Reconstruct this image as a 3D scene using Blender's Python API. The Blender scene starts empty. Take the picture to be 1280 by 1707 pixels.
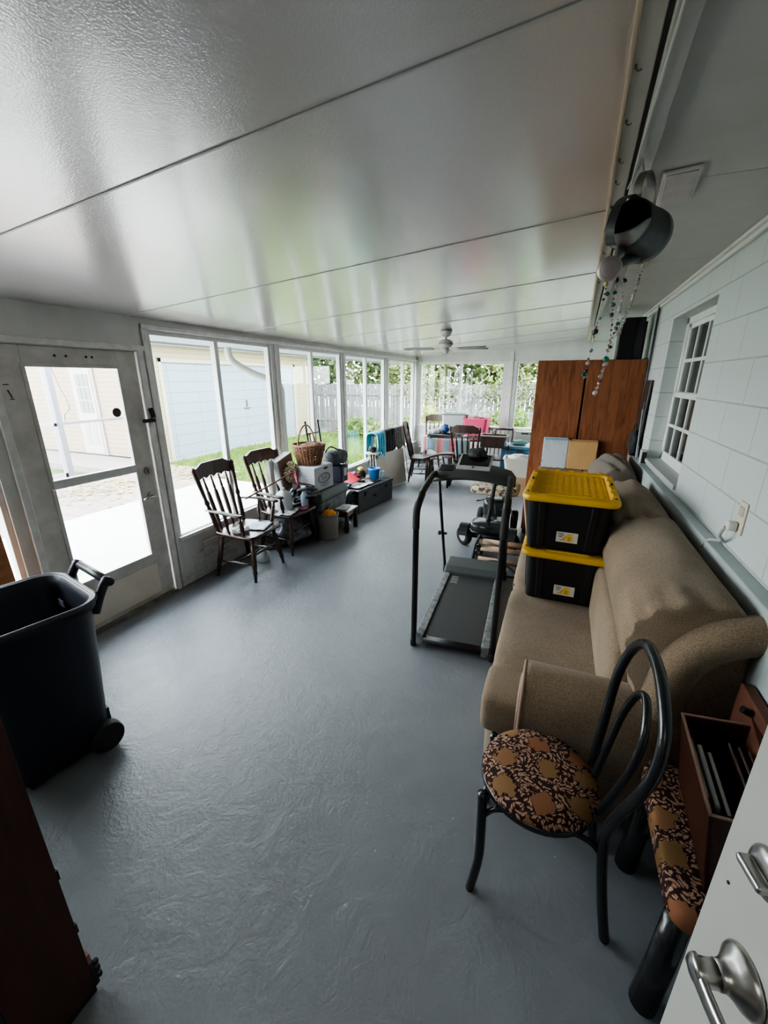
import bpy, bmesh, math, random
from mathutils import Vector as V, Matrix as MX, noise as NZ
random.seed(7)
PI=math.pi
R=math.radians
sc=bpy.context.scene
COL=sc.collection

# ---------------------------------------------------------------- materials
MATS={}
def nt_new(name):
    m=bpy.data.materials.new(name); m.use_nodes=True
    nt=m.node_tree; b=nt.nodes['Principled BSDF']
    return m,nt,b
def M(name,col,rough=.6,metal=0,var=0,vscale=8,bump=0,bscale=40,spec=.5,stretch=None,col2=None,coat=0,trans=0,alpha=1):
    if name in MATS: return MATS[name]
    m,nt,b=nt_new(name); L=nt.links
    b.inputs['Base Color'].default_value=(*col,1); b.inputs['Roughness'].default_value=rough
    b.inputs['Metallic'].default_value=metal; b.inputs['Specular IOR Level'].default_value=spec
    b.inputs['Coat Weight'].default_value=coat; b.inputs['Transmission Weight'].default_value=trans
    b.inputs['Alpha'].default_value=alpha
    tc=nt.nodes.new('ShaderNodeTexCoord'); mp=nt.nodes.new('ShaderNodeMapping')
    L.new(tc.outputs['Object'],mp.inputs['Vector'])
    if stretch: mp.inputs['Scale'].default_value=stretch
    if var or col2:
        n=nt.nodes.new('ShaderNodeTexNoise'); n.inputs['Scale'].default_value=vscale; n.inputs['Detail'].default_value=6
        L.new(mp.outputs[0],n.inputs['Vector'])
        r=nt.nodes.new('ShaderNodeValToRGB'); L.new(n.outputs['Fac'],r.inputs['Fac'])
        c2=col2 or tuple(max(0,c*(1-var)) for c in col)
        c1=col if col2 else tuple(min(1,c*(1+var)) for c in col)
        r.color_ramp.elements[0].position=.35; r.color_ramp.elements[1].position=.65
        r.color_ramp.elements[0].color=(*c2,1); r.color_ramp.elements[1].color=(*c1,1)
        L.new(r.outputs[0],b.inputs['Base Color'])
    if bump:
        n=nt.nodes.new('ShaderNodeTexNoise'); n.inputs['Scale'].default_value=bscale; n.inputs['Detail'].default_value=4
        L.new(mp.outputs[0],n.inputs['Vector'])
        bp=nt.nodes.new('ShaderNodeBump'); bp.inputs['Strength'].default_value=bump; bp.inputs['Distance'].default_value=.01
        L.new(n.outputs['Fac'],bp.inputs['Height']); L.new(bp.outputs[0],b.inputs['Normal'])
    MATS[name]=m; return m
def glass(name,tint,refl=.08,rough=.02,haze=0):
    if name in MATS: return MATS[name]
    m,nt,b=nt_new(name); nt.nodes.remove(b); L=nt.links
    o=nt.nodes['Material Output']; t=nt.nodes.new('ShaderNodeBsdfTransparent'); t.inputs[0].default_value=(*tint,1)
    g=nt.nodes.new('ShaderNodeBsdfGlossy'); g.inputs['Roughness'].default_value=rough
    mx=nt.nodes.new('ShaderNodeMixShader')
    f=nt.nodes.new('ShaderNodeLayerWeight'); f.inputs[0].default_value=.5
    pw=nt.nodes.new('ShaderNodeMath'); pw.operation='POWER'; pw.inputs[1].default_value=4.5
    ml=nt.nodes.new('ShaderNodeMath'); ml.operation='MULTIPLY_ADD'; ml.inputs[1].default_value=.55; ml.inputs[2].default_value=refl*.5
    L.new(f.outputs['Facing'],pw.inputs[0]); L.new(pw.outputs[0],ml.inputs[0]); L.new(ml.outputs[0],mx.inputs[0])
    L.new(t.outputs[0],mx.inputs[1]); L.new(g.outputs[0],mx.inputs[2])
    last=mx
    if haze:
        d=nt.nodes.new('ShaderNodeBsdfDiffuse'); d.inputs[0].default_value=(.8,.85,.85,1)
        m2=nt.nodes.new('ShaderNodeMixShader'); m2.inputs[0].default_value=haze
        L.new(mx.outputs[0],m2.inputs[1]); L.new(d.outputs[0],m2.inputs[2]); last=m2
    L.new(last.outputs[0],o.inputs['Surface']); MATS[name]=m; return m
def ramp(nt,stops,interp='LINEAR'):
    r=nt.nodes.new('ShaderNodeValToRGB'); cr=r.color_ramp; cr.interpolation=interp
    while len(cr.elements)<len(stops): cr.elements.new(.5)
    for e,(p,c) in zip(cr.elements,stops): e.position=p; e.color=(*c,1)
    return r

def mat_floor():
    m,nt,b=nt_new('grey_floor_paint'); L=nt.links
    tc=nt.nodes.new('ShaderNodeTexCoord')
    n=nt.nodes.new('ShaderNodeTexNoise'); n.inputs['Scale'].default_value=1.1; n.inputs['Detail'].default_value=8; n.inputs['Roughness'].default_value=.6
    L.new(tc.outputs['Object'],n.inputs['Vector'])
    r=ramp(nt,[(.3,(.156,.165,.182)),(.7,(.204,.215,.236))]); L.new(n.outputs['Fac'],r.inputs[0])
    sp=nt.nodes.new('ShaderNodeTexVoronoi'); sp.inputs['Scale'].default_value=7
    L.new(tc.outputs['Object'],sp.inputs['Vector'])
    lt=nt.nodes.new('ShaderNodeMath'); lt.operation='LESS_THAN'; lt.inputs[1].default_value=.022; L.new(sp.outputs['Distance'],lt.inputs[0])
    mx=nt.nodes.new('ShaderNodeMix'); mx.data_type='RGBA'; mx.inputs[7].default_value=(.42,.42,.42,1)
    L.new(lt.outputs[0],mx.inputs[0]); L.new(r.outputs[0],mx.inputs[6]); L.new(mx.outputs[2],b.inputs['Base Color'])
    b.inputs['Roughness'].default_value=.42; b.inputs['Specular IOR Level'].default_value=.5
    n1=nt.nodes.new('ShaderNodeTexNoise'); n1.inputs['Scale'].default_value=7; n1.inputs['Detail'].default_value=9; n1.inputs['Roughness'].default_value=.62; n1.inputs['Distortion'].default_value=1.2
    n2=nt.nodes.new('ShaderNodeTexNoise'); n2.inputs['Scale'].default_value=70; n2.inputs['Detail'].default_value=4
    for q in (n1,n2): L.new(tc.outputs['Object'],q.inputs['Vector'])
    b1=nt.nodes.new('ShaderNodeBump'); b1.inputs['Strength'].default_value=.40; b1.inputs['Distance'].default_value=.017
    b2=nt.nodes.new('ShaderNodeBump'); b2.inputs['Strength'].default_value=.5; b2.inputs['Distance'].default_value=.004
    L.new(n1.outputs['Fac'],b1.inputs['Height']); L.new(n2.outputs['Fac'],b2.inputs['Height'])
    L.new(b1.outputs[0],b2.inputs['Normal']); L.new(b2.outputs[0],b.inputs['Normal'])
    return m
def mat_pan():
    m,nt,b=nt_new('embossed_white_ceiling_panel'); L=nt.links
    tc=nt.nodes.new('ShaderNodeTexCoord')
    b.inputs['Base Color'].default_value=(.53,.50,.485,1); b.inputs['Roughness'].default_value=.2
    b.inputs['Specular IOR Level'].default_value=1.0; b.inputs['Coat Weight'].default_value=1; b.inputs['Coat Roughness'].default_value=.18
    v=nt.nodes.new('ShaderNodeTexVoronoi'); v.inputs['Scale'].default_value=170; L.new(tc.outputs['Object'],v.inputs['Vector'])
    n=nt.nodes.new('ShaderNodeTexNoise'); n.inputs['Scale'].default_value=60; n.inputs['Detail'].default_value=5; L.new(tc.outputs['Object'],n.inputs['Vector'])
    b1=nt.nodes.new('ShaderNodeBump'); b1.inputs['Strength'].default_value=.4; b1.inputs['Distance'].default_value=.0014
    b2=nt.nodes.new('ShaderNodeBump'); b2.inputs['Strength'].default_value=.3; b2.inputs['Distance'].default_value=.0015
    L.new(v.outputs['Distance'],b1.inputs['Height']); L.new(n.outputs['Fac'],b2.inputs['Height'])
    L.new(b1.outputs[0],b2.inputs['Normal']); L.new(b2.outputs[0],b.inputs['Normal'])
    return m
def mat_brick(name,col,mortar,bw,rh,msize,axis,rough=.6,off=.5,z0=0,bumps=.5,var=.0,dist=.01):
    m,nt,b=nt_new(name); L=nt.links
    tc=nt.nodes.new('ShaderNodeTexCoord'); sx=nt.nodes.new('ShaderNodeSeparateXYZ'); cx=nt.nodes.new('ShaderNodeCombineXYZ')
    L.new(tc.outputs['Object'],sx.inputs[0])
    a,c={'yz':(1,2),'xz':(0,2),'xy':(0,1)}[axis]
    L.new(sx.outputs[a],cx.inputs[0])
    ad=nt.nodes.new('ShaderNodeMath'); ad.operation='ADD'; ad.inputs[1].default_value=z0; L.new(sx.outputs[c],ad.inputs[0]); L.new(ad.outputs[0],cx.inputs[1])
    t=nt.nodes.new('ShaderNodeTexBrick'); t.inputs['Scale'].default_value=1; t.inputs['Brick Width'].default_value=bw; t.inputs['Row Height'].default_value=rh
    t.inputs['Mortar Size'].default_value=msize; t.inputs['Mortar Smooth'].default_value=.5; t.offset=off
    t.inputs['Color1'].default_value=(*col,1); t.inputs['Color2'].default_value=(*[c*(1-var) for c in col],1); t.inputs['Mortar'].default_value=(*mortar,1)
    L.new(cx.outputs[0],t.inputs['Vector']); L.new(t.outputs['Color'],b.inputs['Base Color']); b.inputs['Roughness'].default_value=rough
    bp=nt.nodes.new('ShaderNodeBump'); bp.invert=True; bp.inputs['Strength'].default_value=bumps; bp.inputs['Distance'].default_value=dist
    L.new(t.outputs['Fac'],bp.inputs['Height'])
    n=nt.nodes.new('ShaderNodeTexNoise'); n.inputs['Scale'].default_value=60; L.new(tc.outputs['Object'],n.inputs['Vector'])
    b2=nt.nodes.new('ShaderNodeBump'); b2.inputs['Strength'].default_value=.25; b2.inputs['Distance'].default_value=.003
    L.new(n.outputs['Fac'],b2.inputs['Height']); L.new(bp.outputs[0],b2.inputs['Normal']); L.new(b2.outputs[0],b.inputs['Normal'])
    return m
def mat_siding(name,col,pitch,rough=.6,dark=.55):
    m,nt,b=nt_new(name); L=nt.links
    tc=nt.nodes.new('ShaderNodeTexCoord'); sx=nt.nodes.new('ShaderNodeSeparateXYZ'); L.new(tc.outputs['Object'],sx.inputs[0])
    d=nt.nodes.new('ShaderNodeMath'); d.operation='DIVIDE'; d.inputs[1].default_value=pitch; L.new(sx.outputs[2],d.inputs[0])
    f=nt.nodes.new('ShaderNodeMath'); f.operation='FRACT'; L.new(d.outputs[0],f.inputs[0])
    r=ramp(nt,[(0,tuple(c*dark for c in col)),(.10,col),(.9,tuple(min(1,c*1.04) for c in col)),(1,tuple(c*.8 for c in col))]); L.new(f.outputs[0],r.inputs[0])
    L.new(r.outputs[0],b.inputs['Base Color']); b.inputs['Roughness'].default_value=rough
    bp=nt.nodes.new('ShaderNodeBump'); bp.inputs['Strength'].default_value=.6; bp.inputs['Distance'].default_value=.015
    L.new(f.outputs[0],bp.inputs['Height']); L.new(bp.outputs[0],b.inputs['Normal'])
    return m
def mat_wood(name,c1,c2,scale=3,stretch=(12,12,1),rough=.45,bump=.1,c3=None,spec=.4):
    if name in MATS: return MATS[name]
    m,nt,b=nt_new(name); L=nt.links
    tc=nt.nodes.new('ShaderNodeTexCoord'); mp=nt.nodes.new('ShaderNodeMapping'); mp.inputs['Scale'].default_value=stretch
    L.new(tc.outputs['Object'],mp.inputs[0])
    n=nt.nodes.new('ShaderNodeTexNoise'); n.inputs['Scale'].default_value=scale; n.inputs['Detail'].default_value=7; n.inputs['Distortion'].default_value=1.2
    L.new(mp.outputs[0],n.inputs['Vector'])
    st=[(.32,c2),(.62,c1)]
    if c3: st=[(.30,c3),(.42,c2),(.62,c1)]
    r=ramp(nt,st); L.new(n.outputs['Fac'],r.inputs[0]); L.new(r.outputs[0],b.inputs['Base Color'])
    b.inputs['Roughness'].default_value=rough; b.inputs['Specular IOR Level'].default_value=spec
    bp=nt.nodes.new('ShaderNodeBump'); bp.inputs['Strength'].default_value=bump; bp.inputs['Distance'].default_value=.002
    L.new(n.outputs['Fac'],bp.inputs['Height']); L.new(bp.outputs[0],b.inputs['Normal'])
    MATS[name]=m; return m
def mat_weave(name,c1,c2,scale=1):
    m,nt,b=nt_new(name); L=nt.links
    tc=nt.nodes.new('ShaderNodeTexCoord')
    n=nt.nodes.new('ShaderNodeTexNoise'); n.inputs['Scale'].default_value=150*scale; n.inputs['Detail'].default_value=3; L.new(tc.outputs['Object'],n.inputs['Vector'])
    n2=nt.nodes.new('ShaderNodeTexNoise'); n2.inputs['Scale'].default_value=3; n2.inputs['Detail'].default_value=3; L.new(tc.outputs['Object'],n2.inputs['Vector'])
    r=ramp(nt,[(.38,c2),(.62,c1)]); L.new(n.outputs['Fac'],r.inputs[0])
    r2=ramp(nt,[(.3,(.8,.8,.8)),(.7,(1.1,1.1,1.1))]); L.new(n2.outputs['Fac'],r2.inputs[0])
    mx=nt.nodes.new('ShaderNodeMix'); mx.data_type='RGBA'; mx.blend_type='MULTIPLY'; mx.inputs[0].default_value=1
    L.new(r.outputs[0],mx.inputs[6]); L.new(r2.outputs[0],mx.inputs[7]); L.new(mx.outputs[2],b.inputs['Base Color'])
    b.inputs['Roughness'].default_value=.95; b.inputs['Specular IOR Level'].default_value=.15; b.inputs['Sheen Weight'].default_value=.15
    v=nt.nodes.new('ShaderNodeTexVoronoi'); v.inputs['Scale'].default_value=190*scale; L.new(tc.outputs['Object'],v.inputs['Vector'])
    n3=nt.nodes.new('ShaderNodeTexNoise'); n3.inputs['Scale'].default_value=9; n3.inputs['Detail'].default_value=2; L.new(tc.outputs['Object'],n3.inputs['Vector'])
    b0=nt.nodes.new('ShaderNodeBump'); b0.inputs['Strength'].default_value=.35; b0.inputs['Distance'].default_value=.02; L.new(n3.outputs['Fac'],b0.inputs['Height'])
    bp=nt.nodes.new('ShaderNodeBump'); bp.inputs['Strength'].default_value=.7; bp.inputs['Distance'].default_value=.002
    L.new(v.outputs['Distance'],bp.inputs['Height']); L.new(b0.outputs[0],bp.inputs['Normal']); L.new(bp.outputs[0],b.inputs['Normal'])
    return m
def mat_leafy(name):
    m,nt,b=nt_new(name); L=nt.links
    tc=nt.nodes.new('ShaderNodeTexCoord')
    w=nt.nodes.new('ShaderNodeTexNoise'); w.inputs['Scale'].default_value=22; w.inputs['Detail'].default_value=2; L.new(tc.outputs['Object'],w.inputs['Vector'])
    vm=nt.nodes.new('ShaderNodeVectorMath'); vm.operation='SCALE'; vm.inputs['Scale'].default_value=.05; L.new(w.outputs['Color'],vm.inputs[0])
    va=nt.nodes.new('ShaderNodeVectorMath'); va.operation='ADD'; L.new(tc.outputs['Object'],va.inputs[0]); L.new(vm.outputs[0],va.inputs[1])
    # small leaves
    def leafv(rot,sc_):
        m0_=nt.nodes.new('ShaderNodeMapping'); m0_.inputs['Rotation'].default_value=(0,0,rot); L.new(va.outputs[0],m0_.inputs[0])
        m1_=nt.nodes.new('ShaderNodeMapping'); m1_.inputs['Scale'].default_value=sc_; L.new(m0_.outputs[0],m1_.inputs[0])
        v_=nt.nodes.new('ShaderNodeTexVoronoi'); v_.voronoi_dimensions='2D'; v_.inputs['Scale'].default_value=1; v_.inputs['Randomness'].default_value=.8; L.new(m1_.outputs[0],v_.inputs['Vector']); return v_
    v1=leafv(.7,(46,98,1)); v1b=leafv(-.75,(46,98,1))
    nm=nt.nodes.new('ShaderNodeTexNoise'); nm.inputs['Scale'].default_value=13; L.new(tc.outputs['Object'],nm.inputs['Vector'])
    gt2=nt.nodes.new('ShaderNodeMath'); gt2.operation='GREATER_THAN'; gt2.inputs[1].default_value=.5; L.new(nm.outputs['Fac'],gt2.inputs[0])
    mn=nt.nodes.new('ShaderNodeMix'); L.new(gt2.outputs[0],mn.inputs[0]); L.new(v1.outputs['Distance'],mn.inputs[2]); L.new(v1b.outputs['Distance'],mn.inputs[3])
    r1=ramp(nt,[(.30,(.36,.22,.15)),(.38,(.030,.012,.013))]); L.new(mn.outputs[0],r1.inputs[0])
    # big motifs
    v2=nt.nodes.new('ShaderNodeTexVoronoi'); v2.voronoi_dimensions='2D'; v2.inputs['Scale'].default_value=8.2; v2.inputs['Randomness'].default_value=.45; L.new(va.outputs[0],v2.inputs['Vector'])
    n2=nt.nodes.new('ShaderNodeTexNoise'); n2.inputs['Scale'].default_value=48; L.new(tc.outputs['Object'],n2.inputs['Vector'])
    ad=nt.nodes.new('ShaderNodeMath'); ad.operation='MULTIPLY_ADD'; ad.inputs[1].default_value=.42; L.new(n2.outputs['Fac'],ad.inputs[0]); L.new(v2.outputs['Distance'],ad.inputs[2])
    cr=ramp(nt,[(.3,(.24,.105,.055)),(.6,(.22,.125,.06))]); L.new(v2.outputs['Color'],cr.inputs[0])
    f=ramp(nt,[(.51,(1,1,1)),(.52,(0,0,0))]); L.new(ad.outputs[0],f.inputs[0])
    fo=ramp(nt,[(.535,(0,0,0)),(.545,(1,1,1))]); L.new(ad.outputs[0],fo.inputs[0])
    m0=nt.nodes.new('ShaderNodeMix'); m0.data_type='RGBA'; m0.blend_type='MULTIPLY'; m0.inputs[0].default_value=1
    L.new(r1.outputs[0],m0.inputs[6]); L.new(fo.outputs[0],m0.inputs[7])
    mx=nt.nodes.new('ShaderNodeMix'); mx.data_type='RGBA'; L.new(f.outputs[0],mx.inputs[0]); L.new(m0.outputs[2],mx.inputs[6]); L.new(cr.outputs[0],mx.inputs[7])
    L.new(mx.outputs[2],b.inputs['Base Color']); b.inputs['Roughness'].default_value=.9; b.inputs['Specular IOR Level'].default_value=.2
    n3=nt.nodes.new('ShaderNodeTexNoise'); n3.inputs['Scale'].default_value=300; L.new(tc.outputs['Object'],n3.inputs['Vector'])
    bp=nt.nodes.new('ShaderNodeBump'); bp.inputs['Strength'].default_value=.4; bp.inputs['Distance'].default_value=.002; L.new(n3.outputs['Fac'],bp.inputs['Height']); L.new(bp.outputs[0],b.inputs['Normal'])
    return m
def mat_stripes(name,stops,axis,scale,rough=.9):
    m,nt,b=nt_new(name); L=nt.links
    tc=nt.nodes.new('ShaderNodeTexCoord'); sx=nt.nodes.new('ShaderNodeSeparateXYZ'); L.new(tc.outputs['Object'],sx.inputs[0])
    d=nt.nodes.new('ShaderNodeMath'); d.operation='MULTIPLY'; d.inputs[1].default_value=scale; L.new(sx.outputs[axis],d.inputs[0])
    f=nt.nodes.new('ShaderNodeMath'); f.operation='FRACT'; L.new(d.outputs[0],f.inputs[0])
    r=ramp(nt,stops,'CONSTANT'); L.new(f.outputs[0],r.inputs[0]); L.new(r.outputs[0],b.inputs['Base Color']); b.inputs['Roughness'].default_value=rough
    return m
def mat_cells(name,stops,scale,rough=.9,feature='Color',bump=0):
    m,nt,b=nt_new(name); L=nt.links
    tc=nt.nodes.new('ShaderNodeTexCoord'); v=nt.nodes.new('ShaderNodeTexVoronoi'); v.inputs['Scale'].default_value=scale; L.new(tc.outputs['Object'],v.inputs['Vector'])
    r=ramp(nt,stops,'CONSTANT'); L.new(v.outputs[feature],r.inputs[0]); L.new(r.outputs[0],b.inputs['Base Color']); b.inputs['Roughness'].default_value=rough
    return m
def mat_leafcol(name,c1,c2,c3):
    m,nt,b=nt_new(name); L=nt.links
    tc=nt.nodes.new('ShaderNodeTexCoord'); v=nt.nodes.new('ShaderNodeTexNoise'); v.inputs['Scale'].default_value=4.5; v.inputs['Detail'].default_value=8; L.new(tc.outputs['Object'],v.inputs['Vector'])
    r=ramp(nt,[(.35,c1),(.5,c2),(.65,c3)]); L.new(v.outputs['Fac'],r.inputs[0]); L.new(r.outputs[0],b.inputs['Base Color']); b.inputs['Roughness'].default_value=.55
    t=nt.nodes.new('ShaderNodeBsdfTranslucent'); L.new(r.outputs[0],t.inputs[0])
    mx=nt.nodes.new('ShaderNodeMixShader'); mx.inputs[0].default_value=.35; o=nt.nodes['Material Output']
    L.new(b.outputs[0],mx.inputs[1]); L.new(t.outputs[0],mx.inputs[2]); L.new(mx.outputs[0],o.inputs['Surface'])
    return m

# ---------------------------------------------------------------- mesh builder
INV={}
class MB:
    def __init__(s): s.bm=bmesh.new()
    def _xf(s,vs,mat):
        if mat is not None: bmesh.ops.transform(s.bm,matrix=mat,verts=vs)
    def box(s,c,d,rot=None):
        r=bmesh.ops.create_cube(s.bm,size=1); vs=r['verts']
        m=MX.Translation(V(c))
        if rot is not None: m=m@(rot if isinstance(rot,MX) else EU(*rot))
        m=m@MX.Diagonal((d[0],d[1],d[2],1)); s._xf(vs,m); return s
    def bb(s,a,b):
        return s.box([(a[i]+b[i])/2 for i in range(3)],[abs(b[i]-a[i]) for i in range(3)])
    def tube(s,pts,r,seg=8,closed=False,cap=True,flat=1):
        pts=[V(p) for p in pts]; n=len(pts)
        rr=r if isinstance(r,(list,tuple)) else [r]*n
        rings=[]; up=None
        for i,p in enumerate(pts):
            if closed: t=(pts[(i+1)%n]-pts[i-1])
            else: t=(pts[min(i+1,n-1)]-pts[max(i-1,0)])
            t.normalize()
            if up is None:
                a=V((0,0,1)) if abs(t.z)<.9 else V((1,0,0)); up=(a-t*a.dot(t)).normalized()
            else:
                up=(up-t*up.dot(t)); up=up.normalized() if up.length>1e-6 else t.orthogonal().normalized()
            sd=t.cross(up)
            rings.append([s.bm.verts.new(p+(up*math.cos(2*PI*k/seg)*flat+sd*math.sin(2*PI*k/seg))*rr[i]) for k in range(seg)])
        m=n if closed else n-1
        for i in range(m):
            a=rings[i]; b=rings[(i+1)%n]
            for k in range(seg): s.bm.faces.new((a[k],a[(k+1)%seg],b[(k+1)%seg],b[k]))
        if cap and not closed:
            s.bm.faces.new(list(reversed(rings[0]))); s.bm.faces.new(rings[-1])
        return s
    def cyl(s,a,b,r,r2=None,seg=16): return s.tube([a,b],[r,r if r2 is None else r2],seg)
    def lathe(s,prof,mat=None,seg=24):
        rings=[];vs=[]
        for r,z in prof:
            if r<1e-5: ring=[s.bm.verts.new((0,0,z))]
            else: ring=[s.bm.verts.new((r*math.cos(2*PI*k/seg),r*math.sin(2*PI*k/seg),z)) for k in range(seg)]
            rings.append(ring); vs+=ring
        for a,b in zip(rings,rings[1:]):
            for k in range(seg):
                k2=(k+1)%seg
                if len(a)==1 and len(b)==1: continue
                if len(a)==1: s.bm.faces.new((a[0],b[k2],b[k]))
                elif len(b)==1: s.bm.faces.new((a[k],a[k2],b[0]))
                else: s.bm.faces.new((a[k],a[k2],b[k2],b[k]))
        s._xf(vs,mat); return s
    def prism(s,poly,h0,h1,mat=None,holes=None):
        a=[s.bm.verts.new((p[0],p[1],h0)) for p in poly]; b=[s.bm.verts.new((p[0],p[1],h1)) for p in poly]; n=len(poly)
        s.bm.faces.new(list(reversed(a))); s.bm.faces.new(b)
        for i in range(n): s.bm.faces.new((a[i],a[(i+1)%n],b[(i+1)%n],b[i]))
        s._xf(a+b,mat); return s
    def loft(s,secs,closed=True,caps=True):
        rings=[[s.bm.verts.new(p) for p in q] for q in secs]; n=len(rings[0])
        for a,b in zip(rings,rings[1:]):
            for k in range(n if closed else n-1): s.bm.faces.new((a[k],a[(k+1)%n],b[(k+1)%n],b[k]))
        if caps and closed: s.bm.faces.new(list(reversed(rings[0]))); s.bm.faces.new(rings[-1])
        return s
    def grid(s,f,nu,nv,thick=0):
        g=[[s.bm.verts.new(f(i/nu,j/nv)) for j in range(nv+1)] for i in range(nu+1)]
        for i in range(nu):
            for j in range(nv): s.bm.faces.new((g[i][j],g[i+1][j],g[i+1][j+1],g[i][j+1]))
        return s
    def ball(s,c,d,sub=2,nz=0,nf=3,seed=0,rot=None):
        r=bmesh.ops.create_icosphere(s.bm,subdivisions=sub,radius=1); vs=r['verts']
        if nz:
            for v in vs: v.co*=1+nz*NZ.noise(v.co*nf+V((seed*7.3,seed*3.1,seed)))
        m=MX.Translation(V(c))
        if rot is not None: m=m@EU(*rot)
        s._xf(vs,m@MX.Diagonal((d[0],d[1],d[2],1))); return s
    def puff(s,c,d,e=.55,nu=24,nv=16,mat=None,sag=0):
        # superellipsoid
        def pw(x,p): return math.copysign(abs(x)**p,x)
        vs=[];rings=[]
        for j in range(nv+1):
            ph=-PI/2+PI*j/nv
            if j in (0,nv):
                rings.append([s.bm.verts.new((0,0,math.copysign(1,ph)))])
            else:
                rings.append([s.bm.verts.new((pw(math.cos(ph),e)*pw(math.cos(2*PI*i/nu),e),pw(math.cos(ph),e)*pw(math.sin(2*PI*i/nu),e),pw(math.sin(ph),e))) for i in range(nu)])
            vs+=rings[-1]
        for a,b in zip(rings,rings[1:]):
            for k in range(nu):
                k2=(k+1)%nu
                if len(a)==1: s.bm.faces.new((a[0],b[k2],b[k]))
                elif len(b)==1: s.bm.faces.new((a[k],a[k2],b[0]))
                else: s.bm.faces.new((a[k],a[k2],b[k2],b[k]))
        m=MX.Translation(V(c))
        if mat is not None: m=m@mat
        s._xf(vs,m@MX.Diagonal((d[0]/2,d[1]/2,d[2]/2,1))); return s
    def build(s,name,mat,parent=None,smooth=False,bev=0,sub=0,local=False,seg=2):
        bmesh.ops.recalc_face_normals(s.bm,faces=s.bm.faces)
        if parent is not None and not local and parent in INV: bmesh.ops.transform(s.bm,matrix=INV[parent],verts=s.bm.verts)
        me=bpy.data.meshes.new(name); s.bm.to_mesh(me); s.bm.free(); me.materials.append(mat)
        if smooth:
            for p in me.polygons: p.use_smooth=True
        o=bpy.data.objects.new(name,me); COL.objects.link(o)
        if parent is not None: o.parent=parent
        if parent is not None: INV[o]=INV.get(parent,MX())
        if bev:
            md=o.modifiers.new('b','BEVEL'); md.width=bev; md.segments=seg; md.limit_method='ANGLE'; md.angle_limit=R(35)
            for p in me.polygons: p.use_smooth=True
            w=o.modifiers.new('w','WEIGHTED_NORMAL')
        if sub:
            md=o.modifiers.new('s','SUBSURF'); md.levels=sub; md.render_levels=sub
            for p in me.polygons: p.use_smooth=True
        return o
def EU(x,y,z):
    from mathutils import Euler
    return Euler((x,y,z)).to_matrix().to_4x4()
def thing(name,label,cat,loc=(0,0,0),rz=0,group=None):
    o=bpy.data.objects.new(name,None); COL.objects.link(o); o.empty_display_size=.1
    o.location=loc; o.rotation_euler=(0,0,rz); o['label']=label; o['category']=cat
    if group: o['group']=group
    INV[o]=(MX.Translation(V(loc))@MX.Rotation(rz,4,'Z')).inverted()
    return o
def tag(o,label,cat,group=None,kind=None):
    if label: o['label']=label; o['category']=cat
    if group: o['group']=group
    if kind: o['kind']=kind
    return o
def st(o): o['kind']='structure'; return o
def tree_copy(o,parent=None):
    c=o.copy(); COL.objects.link(c)
    if parent is not None: c.parent=parent
    for ch in [q for q in bpy.data.objects if q.parent==o and q!=c]: tree_copy(ch,c)
    return c
def text(body,name,mat,size,mw,parent,ext=.0008,sx=1):
    cu=bpy.data.curves.new(name,'FONT'); cu.body=body; cu.size=size; cu.extrude=ext; cu.align_x='CENTER'; cu.align_y='CENTER'
    t=bpy.data.objects.new('t',cu); COL.objects.link(t)
    me=bpy.data.meshes.new_from_object(t); bpy.data.objects.remove(t)
    me.transform(INV.get(parent,MX())@mw@MX.Diagonal((sx,1,1,1))); me.materials.append(mat)
    o=bpy.data.objects.new(name,me); COL.objects.link(o); o.parent=parent; INV[o]=INV.get(parent,MX()); return o
def lerp(a,b,t): return V(a)+(V(b)-V(a))*t
def spline(pts,n=8,closed=False):
    P=[V(p) for p in pts]; out=[]; N=len(P); segs=N if closed else N-1
    for i in range(segs):
        if closed: p0,p1,p2,p3=P[i-1],P[i],P[(i+1)%N],P[(i+2)%N]
        else: p0,p1,p2,p3=P[max(i-1,0)],P[i],P[i+1],P[min(i+2,N-1)]
        for k in range(n):
            t=k/n; out.append(.5*((2*p1)+(-p0+p2)*t+(2*p0-5*p1+4*p2-p3)*t*t+(-p0+3*p1-3*p2+p3)*t**3))
    if not closed: out.append(P[-1])
    return out

XL,XR,D,YN=-3.04,.77,9.21,-.3
def zc(x): return 2.275+.083*(x-XL)
def xb(y): return .012+.0330*y

# palette
WHITE=M('aged_white_trim',(.62,.61,.59),.45,var=.10,vscale=14,bump=.12,bscale=30)
WHITE2=M('grey_white_wall',(.56,.56,.54),.6,var=.08,vscale=3,bump=.15,bscale=50)
DOORW=M('scuffed_door_paint',(.50,.48,.45),.5,var=.12,vscale=9,bump=.15,bscale=25)
DOORP=M('cream_door_panel',(.66,.60,.51),.5,var=.06,vscale=5)
ALU=M('white_aluminium',(.55,.56,.56),.35,var=.05)
CLEAR=glass('window_pane_glass',(.93,.97,.96),.05)
BLK=M('black_metal',(.012,.012,.013),.35,metal=.3)
BLKP=M('black_plastic',(.014,.014,.016),.45)
RUB=M('black_rubber',(.018,.018,.018),.8)
GRYP=M('dark_grey_plastic',(.05,.053,.056),.5)
STEEL=M('brushed_steel',(.42,.41,.40),.28,metal=1,var=.1,vscale=30)
CHROME=M('chrome',(.6,.6,.6),.12,metal=1)
BROWNW=mat_wood('dark_brown_stained_wood',(.050,.024,.016),(.018,.009,.007),4,(8,8,1),.3,spec=.5)
BLACKW=M('black_bentwood',(.012,.013,.015),.25,bump=.1,bscale=40,spec=.6)
NAVY=M('navy_black_plastic',(.011,.012,.022),.42,bump=.1,bscale=120)
PAPER=M('white_paper',(.66,.68,.72),.8,var=.1,vscale=6)
YEL=M('yellow_lid_plastic',(.64,.37,.025),.45,var=.05)
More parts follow.
